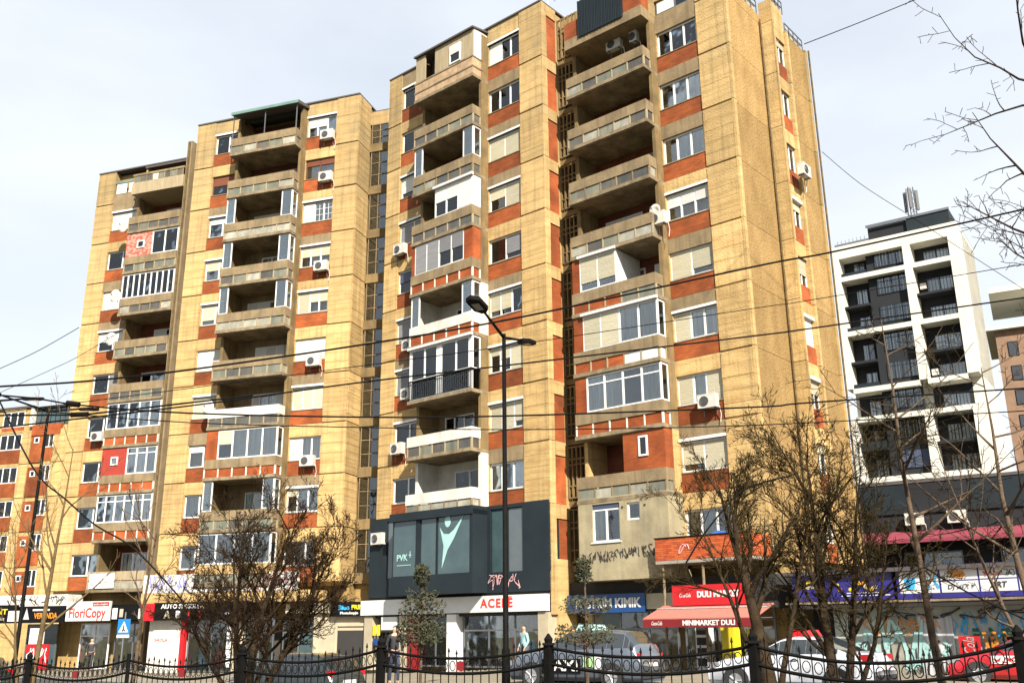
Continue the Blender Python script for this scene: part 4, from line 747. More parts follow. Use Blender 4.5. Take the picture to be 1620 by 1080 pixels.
for n in range(0, 11):
    z = 9.9+3*n-.3
    if z > 37: break
    zt = z+3.0; an_ = M['anth']
    box('anthracite_wall', an_, W, X(-22.6), xm0, .8, 1.2, z, zt); box('anthracite_wall', an_, W, xl1, X(-22.6), 1.9, 2.0, z, zt); box('anthracite_wall', an_, W, xm1, xr0, 1.9, 2.0, z, zt)
    box('balcony_slab', an_, W, xl1, X(-22.6), .3, 1.9, z-.1, z+.15); box('balcony_slab', an_, W, xm1, xr0, .3, 1.9, z-.1, z+.15)
    box('balustrade', M['clad'], W, xl1, X(-22.6), .32, .4, z+.15, z+.8) if n % 2 else None
    sh = random.random() < .2
    window(W, X(-21.8), X(-18.85), z+.9, z+2.7, .72, 'ssss' if sh else 'wwcw', fm=M['clad'], sm=M['navy'], room=False, trans=not sh)
    window(W, X(-24.2), X(-23.0), z+.3, z+2.2, 1.8, 'ww' if n % 3 else 'cd', fm=M['clad'], room=False); window(W, X(-17.2), X(-14.7), z+.3, z+2.0, 1.8, random.choice(('ww', 'cw', 'cc')), fm=M['clad'], room=False)
    if n in (5, 8): MB().box(X(-17.8), X(-17.2), 1.4, 1.75, z+.9, z+1.5).build('cooling_unit', M['acb'], W)
box('ground_wall', M['anth'], W, xl0, xr1, .5, 2, -.5, 9.6)
MB().box(X(-22), X(-18.2), .6, 5, 40.5, 42.0).build('roof_room', M['anth'], W); MB().box(X(-18.1), X(-14.0), .3, 5, 40.5, 42.1).build('roof_room', M['clad'], W); box('roof_edge', M['steel'], W, X(-25.5), X(-22), .4, 3, 40.5, 40.8); box('roof_fascia', M['steel'], W, X(-22.1), X(-13.9), .2, .3, 41.9, 42.15)
for i in range(8): box('roof_post', M['steel'], W, X(-25.2)+i*.4, X(-25.16)+i*.4, .5, .55, 40.8, 41.2)
ms = empty('telecom_mast', (41.8, 92, 40.6), 0, 'lattice telecom mast with panel antennas on the white building roof', 'mast')
mb = MB()
for sx, sy in ((-.35, -.35), (.35, -.35), (.35, .35), (-.35, .35)): mb.tube([(sx, sy, 0), (sx*.7, sy*.7, 5.2)], .06, 4)
for k in range(7): mb.tube([(-.35, -.35, k*.7), (.33, -.33, k*.7+.7)], .03, 4).tube([(.35, -.35, k*.7), (-.33, -.33, k*.7+.7)], .03, 4)
mb.build('lattice', M['steel'], ms)
for q in range(3): t = q*2.1; MB().box(-.14+.65*math.cos(t), .14+.65*math.cos(t), -.1+.65*math.sin(t), .1+.65*math.sin(t), 2.7, 4.9).build('panel_antenna', M['acf'], ms)
# low dark commercial building behind the blue signs
W = empty('commercial_building', (14.0, 49.5, 0), -R(33), 'low dark commercial building with a magenta awning and three air conditioners beneath the white tower', 'commercial building')
CB = Tw(); CB.root = W
box('wall', M['anth'], W, 0, 34, 1, 9, -.2, 8.4); box('roof', M['roof'], W, -.1, 34.1, .9, 9.1, 8.4, 8.55)
for i in range(7): window(W, 1+i*4.2, 3.6+i*4.2, 3.9, 5.1, .9, 'dd', fm=M['steel'], room=False)
for i in range(12): box('cladding_panel', M['clad'] if i % 2 else M['anth'], W, .05+i*2.8, 2.78+i*2.8, .9, 1.0, 6.95, 8.35)
MB().prism([(.5, -.5, 5.62), (.5, .9, 6.1), (.5, .9, 6.0), (.5, -.5, 5.52)], (22, 0, 0)).build('awning_sheet', M['mag'], W); box('awning_valance', M['mag'], W, .5, 22.5, -.52, -.48, 5.45, 5.55)
for i, x in enumerate((2.6, 5.9, 7.8)): ac(W, x, 6.35, ('air conditioner left of the other two above the magenta awning', 'middle air conditioner above the magenta awning', 'right-hand air conditioner above the magenta awning')[i], y=.5)
# brown block at the right edge
W = empty('apartment_block', (62, 118, 0), -R(28), 'brown block at the right edge with a white flat canopy on its roof', 'apartment block')
box('wall', M['brn'], W, 0, 30, 0, 15, -1, 38); MB().box(-1, 31, -.8, 15, 38, 38.4).build('roof', M['wbld'], W); box('penthouse', M['wbld'], W, 4.2, 30, 3, 14, 38.4, 42.5); MB().prism([(0, -.8, 42.9), (0, 12, 42.9), (0, 12, 43.6), (0, -.8, 43.6)], (31, 0, 0)).build('roof_canopy', M['wbld'], W)
for n in range(11):
    for j in range(5): window(W, 1.2+j*3.6, 2.4+j*3.6, 3+n*3.15, 4.9+n*3.15, -.06, 'd', fm=M['black'], room=False)

# single-storey shop row on the right with blue signs and mural wall
RW = Tw(); RW.root = W = empty('shop_row', (D.root.location.x, D.root.location.y, 0), -.70816, 'single storey shop row at the right with a mural wall below the blue sign boards', 'building')
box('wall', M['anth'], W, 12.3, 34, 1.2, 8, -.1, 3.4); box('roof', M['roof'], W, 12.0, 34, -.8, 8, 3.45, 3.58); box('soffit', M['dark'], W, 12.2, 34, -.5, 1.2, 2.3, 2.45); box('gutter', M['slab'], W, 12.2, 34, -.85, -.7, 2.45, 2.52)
box('mural_wall', M['mural'], W, 13.5, 34, .2, .5, -.1, 2.3)
for i, x in enumerate((14.6, 15.8, 17.0)): box('glass_door', (M['mural'], M['infl'], M['curtain'])[i], W, x-.55, x+.55, .14, .2, .1, 2.0)
scribble('graffiti', M['blackl'], W, 14.2, 17.8, .0, 1.2, .12, 14, .035, 41); scribble('graffiti', M['cyan'], W, 17.5, 20, 1.2, 2.1, .18, 8, .03, 42); scribble('graffiti', M['blackl'], W, 20, 26, .2, 2.0, .18, 16, .03, 43); scribble('graffiti', M['ora'], W, 14.1, 17.2, 1.4, 2.0, .13, 6, .02, 47)
for q_, (m_, xa_, xb_, za_, zb_, sd_) in enumerate((('mint', 14.3, 17.3, .3, 1.9, 71), ('dgreen', 17.9, 19.4, .1, 1.6, 72), ('ora', 18.5, 19.5, .6, 1.5, 73), ('yel', 22, 25, .8, 2.0, 74), ('purp', 22.2, 26, .2, 1.5, 75), ('redl', 18.6, 19.4, .2, .9, 76), ('blackl', 13.6, 20, 1.9, 2.25, 77))): scribble('graffiti', M[m_], W, xa_, xb_, za_, zb_, .12-.004*q_, 9, .07 if q_ < 5 else .03, sd_)
arch = MB(); cx, cz, rr = 20.7, .75, 1.3; arch.prism([(cx+rr*math.cos(t*math.pi/12), .17, cz+1.3*math.sin(t*math.pi/12)) for t in range(13)]+[(cx-rr, .17, 0), (cx+rr, .17, 0)], (0, .025, 0)); mu = arch.build('mural_arch', M['blackl'], W)
arch = MB(); rr = 1.2; arch.prism([(cx+rr*math.cos(t*math.pi/12), .155, cz+1.2*math.sin(t*math.pi/12)) for t in range(13)]+[(cx-rr, .155, 0), (cx+rr, .155, 0)], (0, .01, 0)); arch.build('mural_field', M['cream'], mu)
scribble('mural_paint', M['yel'], mu, cx-.5, cx+.7, 1.2, 1.9, .14, 8, .07, 44); scribble('mural_paint', M['ora'], mu, cx-.4, cx+.7, .5, 1.2, .14, 7, .12, 45); scribble('mural_paint', M['dgreen'], mu, cx-1.1, cx-.4, .2, 1.5, .14, 6, .08, 46); scribble('mural_paint', M['dgreen'], mu, cx+.6, cx+1.1, .4, 1.6, .14, 4, .08, 48)
def p2(x, y, z): return Matrix.Rotation(-.70816, 3, 'Z')@Vector((x, y, z))+W.location
s = sign(RW, 'billboard', 'long indigo sign board with yellow food pictures, mostly behind the bare tree', 'sign board', 12.4, 16.0, 2.55, 3.6, -.6, M['indigo'])
random.seed(9)
f = MB(); 
for i in range(16):
    x = .3+random.random()*3.0; z = .35+random.random()*.5; r = random.uniform(.05, .13); f.prism([(x+r*math.cos(t*math.pi/4), -.01-.001*i, z+r*.8*math.sin(t*math.pi/4)) for t in range(8)], (0, .008, 0), i % 3)
f.build('food_pictures', [M['yel'], M['ora'], M['cream']], s); box('white_line', M['whitev'], s, 1.8, 3.5, -.01, 0, .14, .17); box('white_line', M['whitev'], s, 2.0, 3.2, -.01, 0, .23, .26)
s = sign(RW, 'billboard', 'indigo framed white sign board with ART lettering, orange crown mark and blue cup', 'sign board', 16.15, 23.5, 2.55, 3.6, -.6, M['indigo'])
for i, (x0, x1, z0, z1) in enumerate(((.1, .85, .17, .88), (.9, 1.38, .17, .88), (1.45, 2.6, .56, .9), (1.45, 2.6, .17, .52), (2.66, 3.75, .57, .9), (2.66, 3.75, .17, .53), (3.81, 5.2, .17, .9), (5.3, 7.2, .17, .9))): box('white_panel', M['whitev'], s, x0, x1, -.012, 0, z0, z1)
MB().prism([(.25, -.02, .65), (.65, -.02, .65), (.58, -.02, .3), (.32, -.02, .3)], (0, .006, 0)).build('cup_picture', M['cyan'], s); MB().prism([(2.0+.24*math.cos(t), -.02, .72+.12*math.sin(t)) for t in [i*.52 for i in range(12)]], (0, .006, 0)).prism([(1.85, -.022, .75), (2.15, -.022, .75), (2.2, -.022, .88), (2.08, -.022, .8), (2.0, -.022, .9), (1.92, -.022, .8), (1.8, -.022, .88)], (0, .004, 0)).build('crown_mark', M['ora'], s)
scribble('blue_print', M['cyan'], s, .92, 1.36, .3, .7, -.018, 4, .03, 51)
textmesh('lettering', 'ART', .25, 3.2, .36, -.018, M['blackl'], s, bold=.005, shear=.2, width=.5); textmesh('lettering', 'DJ', .2, 1.75, .34, -.018, M['blackl'], s, shear=.2, width=.22); scribble('lettering', M['blackl'], s, 1.95, 2.5, .26, .42, -.018, 5, .012, 52); scribble('lettering', M['redl'], s, 2.75, 3.3, .64, .84, -.018, 5, .015, 53); scribble('lettering', M['dgreen'], s, 3.3, 3.7, .64, .82, -.018, 4, .015, 54)
ck = sign(RW, 'drinks_banner', 'red upright Coca-Cola banner against the mural wall', 'banner', 17.75, 18.4, .0, 1.35, -.1, M['redv'], .06)
t_ = textmesh('lettering', 'Coca-Cola', .5, 0, 0, 0, M['whitev'], ck, shear=.3, width=1.25)
for vv in t_.data.vertices: vv.co = Vector((.33-vv.co.z, -.012, .68+vv.co.x))

# ------------------------------------------------------------------ street lamps, traffic sign
def lamp(x, y, H, zb, label, arms, r=.075):
    e = empty('street_lamp', (x, y, zb), 0, label, 'street lamp', 'twin-headed black street lamps')
    MB().tube([(0, 0, 0), (0, 0, 1.2), (0, 0, 1.25), (0, 0, H)], [r*1.5, r*1.4, r, r*.72], 12).build('pole', M['black'], e, True)
    for az, ln, rise in arms:
        dx, dy = math.cos(R(az)), math.sin(R(az)); am = MB().tube([(0, 0, H-.1), (dx*ln, dy*ln, H-.1+rise)], [r*.6, r*.45], 8).build('arm', M['black'], e, True)
        hd = MB(); b = Vector((dx*ln, dy*ln, H-.1+rise)); u = Vector((dx, dy, rise/ln*.6)).normalized(); s_ = Vector((-dy, dx, 0)); up = Vector((0, 0, 1))
        P = [b-s_*.06, b+u*.18-s_*.19, b+u*.72-s_*.18, b+u*.85, b+u*.72+s_*.18, b+u*.18+s_*.19, b+s_*.06]; hd.prism([p_-up*.05 for p_ in P], (0, 0, .1))
        ho = hd.build('lamp_head', M['black'], am); q = MB(); q.prism([b+u*.22-s_*.1-up*.062, b+u*.58-s_*.1-up*.062, b+u*.58+s_*.1-up*.062, b+u*.22+s_*.1-up*.062], (0, 0, .01)); q.build('lens', M['lampglass'], ho)
    return e
lamp(-.21, 24, 9.05, 0, 'tall black twin-headed street lamp in front of the third tower', [(249, 1.35, .3), (69, 1.3, .3)], .07)
lamp(-17.3, 35, 10.1, -.4, 'black twin-headed street lamp at the left in front of the orange block', [(225, 1.7, .35), (60, 1.3, .35)], .07)
lamp(-21.6, 38, 11.2, -.4, 'street lamp at the far left whose head reaches in from the image edge', [(225, 1.5, .4), (45, 1.6, .4)], .085)
e = empty('pedestrian_sign', (-14.8, 38, -.3), R(-8), 'blue square pedestrian crossing sign on a thin grey post', 'road sign'); MB().tube([(0, 0, 0), (0, 0, 2.75)], .03, 8).build('post', M['steel'], e)
pl = MB().box(-.25, .25, -.05, -.03, 1.95, 2.5).build('sign_plate', M['blue'], e); MB().prism([(-.2, -.056, 2.02), (.2, -.056, 2.02), (0, -.056, 2.42)], (0, .005, 0)).build('white_triangle', M['whitev'], pl); MB().box(-.02, .03, -.064, -.058, 2.1, 2.28).box(-.06, .0, -.064, -.058, 2.05, 2.12).box(.02, .07, -.064, -.058, 2.05, 2.12).build('walker_symbol', M['blackl'], pl); MB().box(-.25, .25, -.05, -.03, 1.82, 1.93).build('sub_plate', M['whitev'], e)

# ------------------------------------------------------------------ trees
def grow(mb, p, d, ln, r, dep, maxd, rnd, P, thin):
    n = 5 if dep < 3 else 3; pts = [p.copy()]; rad = [r]; seg = 5 if dep < maxd else 3; q = p.copy(); dd = d.copy()
    for i in range(seg):
        dd = (dd+Vector((rnd.gauss(0, 1), rnd.gauss(0, 1), rnd.gauss(0, 1)))*(P['wob'] if dep else P['wob']*.45)+Vector((0, 0, P['up']))).normalized(); q = q+dd*ln/seg; pts.append(q.copy()); rad.append(max(P['rmin'], r*(1-.9*(i+1)/seg)))
    (mb if dep < 2 else thin).tube(pts, rad, 7 if dep == 0 else n, cap=False)
    if dep >= maxd: return
    k = P['kids'][dep]
    for j in range(k):
        t = (.25 if dep else P.get('t0', .3))+(1-(.25 if dep else P.get('t0', .3)))*(j+rnd.random())/k; i = min(seg-1, int(t*seg)); pos = pts[i].lerp(pts[i+1], t*seg-i)
        ax = (pts[i+1]-pts[i]).normalized(); pr = ax.orthogonal().normalized(); pr.rotate(Matrix.Rotation(rnd.random()*6.283, 3, ax)); an = R(rnd.uniform(*P['ang'])); nd = (ax*math.cos(an)+pr*math.sin(an)).normalized()
        grow(mb, pos, nd, ln*P['ls']*rnd.uniform(.7, 1.15)*(1-.35*t), rad[i]*.62, dep+1, maxd, rnd, P, thin)
def tree(name, label, loc, stems, P, seed, bm, tm, maxd=4, sub=True):
    rnd = random.Random(seed); e = empty(name, loc, 0, label, 'tree', P.get('group')); A_ = MB(); T_ = MB()
    for (dx, dy, dz, ln, r) in stems: grow(A_, Vector((dx*.08, dy*.08, 0)), Vector((dx, dy, dz)).normalized(), ln, r, 0, maxd, rnd, P, T_)
    A_.build('trunk', bm, e, True); tag(T_.build('crown', tm, e), kind=None); return e
P1 = dict(wob=.16, up=.07, rmin=.005, kids=(10, 9, 7, 4), ls=.5, ang=(22, 58), t0=.3)
tree('bare_tree', 'broad dark bare tree with many stems in front of the second tower', (-6.3, 24, gz(-6.3, 24)), [(.0, 0, 1, 4.5, .13), (.4, .1, 1, 4.3, .1), (-.42, 0, 1, 4.2, .1), (.85, -.3, 1, 3.9, .08), (-.8, .3, 1, 3.6, .08), (.15, .5, 1, 4.1, .09), (-.15, -.5, 1, 4.2, .09)], P1, 3, M['bark'], M['twig'])
P2 = dict(wob=.15, up=.05, rmin=.0045, kids=(9, 8, 7, 4), ls=.5, ang=(18, 55), t0=.22)
tree('bare_tree', 'bare olive-brown tree with a fork of dark stems before the gable of the rightmost tower', (5.75, 18, 0), [(-.1, 0, 1, 5.0, .11), (.2, .1, 1, 4.6, .09), (-.3, .2, 1, 4.4, .08), (.42, -.2, 1, 3.7, .06)], P2, 8, M['bark'], M['twigo'])
tree('bare_tree', 'thick leaning trunked bare tree left of the white taxi, nearest the box balcony', (4.55, 18.0, 0), [(.0, 0, 1, 4.3, .17), (-.3, .1, 1, 3.9, .07), (.2, 0, 1, 4.6, .07)], dict(P2, t0=.42), 12, M['bark'], M['twigo'])
P3 = dict(wob=.12, up=.09, rmin=.006, kids=(9, 5, 3), ls=.42, ang=(20, 45), t0=.3)
tree('young_tree', 'slim pale young tree at the left before the copy shops', (-11.5, 24, -.4), [(.03, 0, 1, 6.6, .08), (-.25, 0, 1, 4.6, .05)], P3, 21, M['barkl'], M['barkl'], 3)
tree('young_tree', 'pinkish grey young tree standing beside the pedestrian crossing sign', (-6.95, 18.2, -.4), [(.02, 0, 1, 3.9, .06)], dict(P3, kids=(7, 4, 2), t0=.45), 23, M['barkp'], M['barkp'], 3)
P4 = dict(wob=.1, up=.03, rmin=.006, kids=(14, 5, 4), ls=.36, ang=(35, 75), t0=.3)
tree('young_tree', 'tall thin grey tree crossing the white building and the sign board', (7.6, 18, 0), [(-.10, 0, 1, 7.6, .085)], P4, 31, M['barkp'], M['twigo'], 3)
tree('bare_tree', 'pale branching tree at the right edge before the white building', (10.6, 20, 0), [(.0, 0, 1, 7.2, .10), (-.3, .1, 1, 5.4, .06)], dict(P4, kids=(12, 7, 4), ls=.42), 36, M['barkp'], M['twig'], 3)
tree('bare_tree', 'near tree off the right edge whose dark bare branches reach into the sky', (9.35, 12.8, 0), [(-.03, 0, 1, 10.4, .13), (-.1, .1, 1, 9.0, .08), (.1, -.1, 1, 8.2, .07)], dict(wob=.13, up=.03, rmin=.005, kids=(12, 7, 4), ls=.33, ang=(45, 80), t0=.55), 44, M['bark'], M['bark'], 3)
tree('bare_tree', 'bare tree at the left edge in front of the orange block', (-16.1, 28, -.4), [(.0, 0, 1, 5.2, .1), (.2, 0, 1, 4.2, .07), (-.4, 0, 1, 4.6, .07)], dict(P1, kids=(7, 6, 4), t0=.5, ls=.4), 52, M['bark'], M['twig'], 3)
def evergreen(loc, H, tiers, label, seed):
    rnd = random.Random(seed); e = empty('evergreen_sapling', loc, 0, label, 'tree', 'thin evergreen saplings by the fence'); MB().tube([(0, 0, 0), (.02, 0, H*.5), (0, .01, H)], [.035, .028, .01], 6).build('trunk', M['barkp'], e)
    lf = MB(); br = MB()
    for (z, r, h, n) in tiers:
        for i in range(n):
            t = rnd.random()*6.283; q = rnd.random()**.5*r; c = Vector((q*math.cos(t), q*math.sin(t), z+rnd.uniform(-h, h)*(1-.4*q/r)))
            if i % 14 == 0: br.tube([(0, 0, c.z-.12), tuple(c)], [.009, .004], 3)
            if rnd.random() > .25+.75*(math.sin(t*3+z*7)*.5+.5): continue
            u = Vector((rnd.gauss(0, 1), rnd.gauss(0, 1), rnd.gauss(0, 1))).normalized(); v_ = u.orthogonal().normalized(); s_ = rnd.uniform(.02, .045)
            lf.quad([c-u*s_*1.6, c+v_*s_*.6, c+u*s_*1.6, c-v_*s_*.6])
    br.build('branch', M['barkp'], e); lf.build('crown', M['leaf'], e)
evergreen((-1.87, 20, 0), 2.95, [(2.72, .16, .26, 520), (2.05, .5, .26, 420), (1.6, .5, .3, 1100), (2.3, .34, .2, 160)], 'thin evergreen sapling with tiered foliage in front of the slate blue storey', 3)
evergreen((1.42, 20, 0), 3.1, [(2.8, .16, .32, 420), (2.1, .52, .22, 420), (1.55, .62, .26, 700)], 'thin evergreen sapling before the dry cleaner sign and the grey taxi', 4)

# ------------------------------------------------------------------ cables
CB_ = [('thick black cable rising from the left edge to the top right, uppermost of the bundle', .020, [(-8.05,15,5.46),(-6.93,15,5.52),(-5.22,15,5.70),(-2.16,15,6.14),(.32,15,6.58),(4.12,15,7.41),(5.31,15,7.63),(7.38,15,8.09),(8.70,15,8.39)]),
 ('thin cable rising to the right just below the uppermost thick one', .009, [(-8.94,16,5.22),(-2.73,16,6.0),(.33,16,6.41),(4.33,16,7.01),(5.24,16,7.14),(9.35,16,7.82)]),
 ('black cable rising to the right across the middle of the towers', .017, [(-8.63,15.5,4.86),(-5.34,15.5,5.22),(-2.63,15.5,5.58),(.31,15.5,5.91),(4.16,15.5,6.35),(5.02,15.5,6.46),(8.96,15.5,7.01)]),
 ('nearly level thick black cable with a coupler at the left', .017, [(-7.95,14.5,5.18),(-7.36,14.5,5.12),(-6.66,14.5,5.01),(-4.98,14.5,4.87),(-2.05,14.5,4.78),(.28,14.5,4.79),(3.80,14.5,4.89),(4.58,14.5,4.95),(8.13,14.5,5.16)]),
 ('lowest thin level cable of the bundle', .011, [(-7.58,15,5.04),(-5.14,15,4.83),(-2.12,15,4.72),(.29,15,4.67),(3.90,15,4.71),(8.35,15,4.91)]),
 ('short cable leaving the left edge upwards against the sky', .008, [(-9.4,17,6.3),(-8.75,17,6.63),(-8.04,17,7.08)]),
 ('thin cable from the left edge rising across the leftmost tower', .006, [(-9.12,17,5.95),(-8.46,17,6.27),(-7.92,17,6.56),(-6.83,17,7.29)]),
 ('thin pale cable leaving the tower roof to the upper right sky', .02, [(10.59,30,21.71),(12.68,30,22.59),(15.11,30,23.66)]),
 ('hair-thin cable falling through the sky to the white building', .012, [(10.79,30,17.42),(11.96,30,16.21),(13.34,30,15.13)]),
 ('black cable running down to the orange brick box balcony', .015, [(2.27,13,2.45),(2.56,13,2.86),(3.03,13,3.35),(3.36,13,3.50),(3.75,13,3.59)]),
 ('sagging black cable dropping from the left edge to the driving school sign', .014, [(-7.12,13,4.72),(-6.50,13,3.75),(-6.02,13,3.35),(-5.60,13,3.02),(-5.11,13,2.75),(-4.74,13,2.43),(-4.32,13,2.01)]),
 ('black cable dropping to the right edge past the ART sign board', .014, [(5.41,13,2.37),(5.91,13,2.06),(6.77,13,1.63)]),
 ('short heavy cable at the left lamp heads with a black splice', .02, [(-8.11,16.5,5.31),(-7.63,16.5,5.31),(-7.17,16.5,5.35),(-4.58,16.5,5.63)])]
for lb, r, pts in CB_:
    mb = MB(); V = [Vector(q) for q in pts]; sm = []
    for j in range(len(V)-1):
        for q in range(6):
            t = q/6; p0 = V[max(j-1, 0)]; p1 = V[j]; p2_ = V[j+1]; p3 = V[min(j+2, len(V)-1)]; sm.append(.5*((2*p1)+(p2_-p0)*t+(2*p0-5*p1+4*p2_-p3)*t*t+(3*p1-p0-3*p2_+p3)*t**3))
    sm.append(V[-1])
    d0 = (V[0]-V[1]).normalized(); d1 = (V[-1]-V[-2]).normalized()
    if V[0].x < -7.9: sm.insert(0, V[0]+d0*14)
    if V[-1].x > 8: sm.append(V[-1]+d1*14)
    mb.tube(sm, r*.82, 6)
    if 'coupler' in lb or 'splice' in lb: mb.tube([(-7.75 if 'splice' in lb else -6.9, pts[0][1], 5.31 if 'splice' in lb else 5.045), (-7.45 if 'splice' in lb else -6.7, pts[0][1], 5.32 if 'splice' in lb else 5.02)], .045, 8)
    tag(mb.build('cable', M['black']), lb, 'cable', 'overhead cables')

# ------------------------------------------------------------------ fence
fp = [(-11.52, 20.4, 1.22), (-9.12, 19.0, 1.27), (-6.72, 17.6, 1.32), (-4.36, 16.2, 1.39), (-1.96, 14.8, 1.5), (.45, 13.4, 1.53), (2.84, 12.0, 1.55), (5.25, 10.5, 1.58), (7.65, 9.1, 1.6)]
F = empty('iron_fence', (0, 0, 0), 0, 'black wrought iron fence with sagging rails and ringed panels along the street', 'fence')
for i, (x, y, z) in enumerate(fp):
    gr = gz(x, y)
    if x > -9.5 and x != -6.72: MB().tube([(x, y, gr), (x, y, z-.08)], .07, 4).box(x-.08, x+.08, y-.08, y+.08, z-.1, z-.07).build('post', M['black'], F); MB().tube([(x, y, z-.07), (x, y, z-.02), (x, y, z+.05)], [.05, .06, .01], 8).build('finial', M['black'], F)
    else: MB().tube([(x, y, gr), (x, y, z-.02)], .035, 6).build('post', M['black'], F)
    if i == len(fp)-1: break
    a_ = Vector((x, y, z-.13)); b_ = Vector((fp[i+1][0], fp[i+1][1], fp[i+1][2]-.13)); g0, g1 = gr, gz(b_.x, b_.y)
    sag = .13 if i < 6 else .2; cur = lambda t, a_=a_, b_=b_, sag=sag: a_.lerp(b_, t)-Vector((0, 0, sag*4*t*(1-t)))
    lower = lambda t: cur(t)-Vector((0, 0, .2))
    MB().tube([cur(k/14) for k in range(15)], .021, 5).build('rail', M['black'], F); MB().tube([lower(k/14) for k in range(15)], .022, 5).build('rail', M['black'], F)
    MB().tube([Vector((*a_.lerp(b_, k/4).xy, g0+(g1-g0)*k/4+.25)) for k in range(5)], .016, 5).build('rail', M['black'], F)
    n = 21
    for k in range(1, n):
        t = k/n; c = cur(t); top = c.z+(.13 if k % 2 else .1); gg_ = g0+(g1-g0)*t+.2
        MB().tube([(c.x, c.y, gg_), (c.x, c.y, top-.05), (c.x, c.y, top-.04), (c.x, c.y, top+.02)], [.0085, .0085, .019, .003], 5).build('picket', M['black'], F)
    rg = MB(); u = (b_-a_).normalized()
    for k in range(n):
        t = (k+.5)/n; c = cur(t)-Vector((0, 0, .1))
        rg.tube([c+u*.045*math.cos(s_*math.pi/5)+Vector((0, 0, .065*math.sin(s_*math.pi/5))) for s_ in range(11)], .0075, 3)
    rg.build('ring_ornament', M['black'], F)
    if i not in (1, 2, 4): continue
    c = cur(.5)-Vector((0, 0, .1)); nv = Vector((-u.y, u.x, 0)); sx = u*.06
    MB().prism([c-sx-Vector((0, 0, .06))-nv*.02, c+sx-Vector((0, 0, .06))-nv*.02, c+sx+Vector((0, 0, .06))-nv*.02, c-sx+Vector((0, 0, .06))-nv*.02], nv*.02).build('medallion', M['redd'], F)

# ------------------------------------------------------------------ cars
PROF = dict(suv=dict(L=4.55, W=1.82, H=1.66, top=[(-2.27, .62), (-2.2, .86), (-1.95, .98), (-1.1, 1.08), (-.95, 1.12), (-.25, 1.58), (.1, 1.64), (1.2, 1.64), (1.75, 1.58), (2.05, 1.25), (2.2, 1.05), (2.27, .7)], belt=[(-2.27, .6), (-1.0, 1.0), (2.0, 1.12), (2.27, .7)], g=(-.95, 2.1)),
 sedan=dict(L=4.6, W=1.78, H=1.45, top=[(-2.3, .5), (-2.22, .74), (-1.9, .86), (-1.05, .96), (-.9, 1.0), (-.15, 1.37), (.2, 1.43), (.85, 1.42), (1.45, 1.16), (1.7, 1.06), (2.15, 1.02), (2.25, .9), (2.3, .6)], belt=[(-2.3, .5), (-.9, .92), (1.6, 1.0), (2.3, .6)], g=(-.9, 1.6)),
 hatch=dict(L=4.2, W=1.76, H=1.47, top=[(-2.1, .5), (-2.0, .76), (-1.75, .86), (-1.05, .98), (-.9, 1.02), (-.2, 1.4), (.1, 1.46), (1.1, 1.46), (1.6, 1.38), (1.9, 1.08), (2.05, .95), (2.1, .6)], belt=[(-2.1, .5), (-.9, .94), (1.8, 1.0), (2.1, .6)], g=(-.9, 1.95)))
def interp(tab, x):
    for (a, b), (c, d_) in zip(tab, tab[1:]):
        if x <= c: return b+(d_-b)*max(0, (x-a)/(c-a))
    return tab[-1][1]
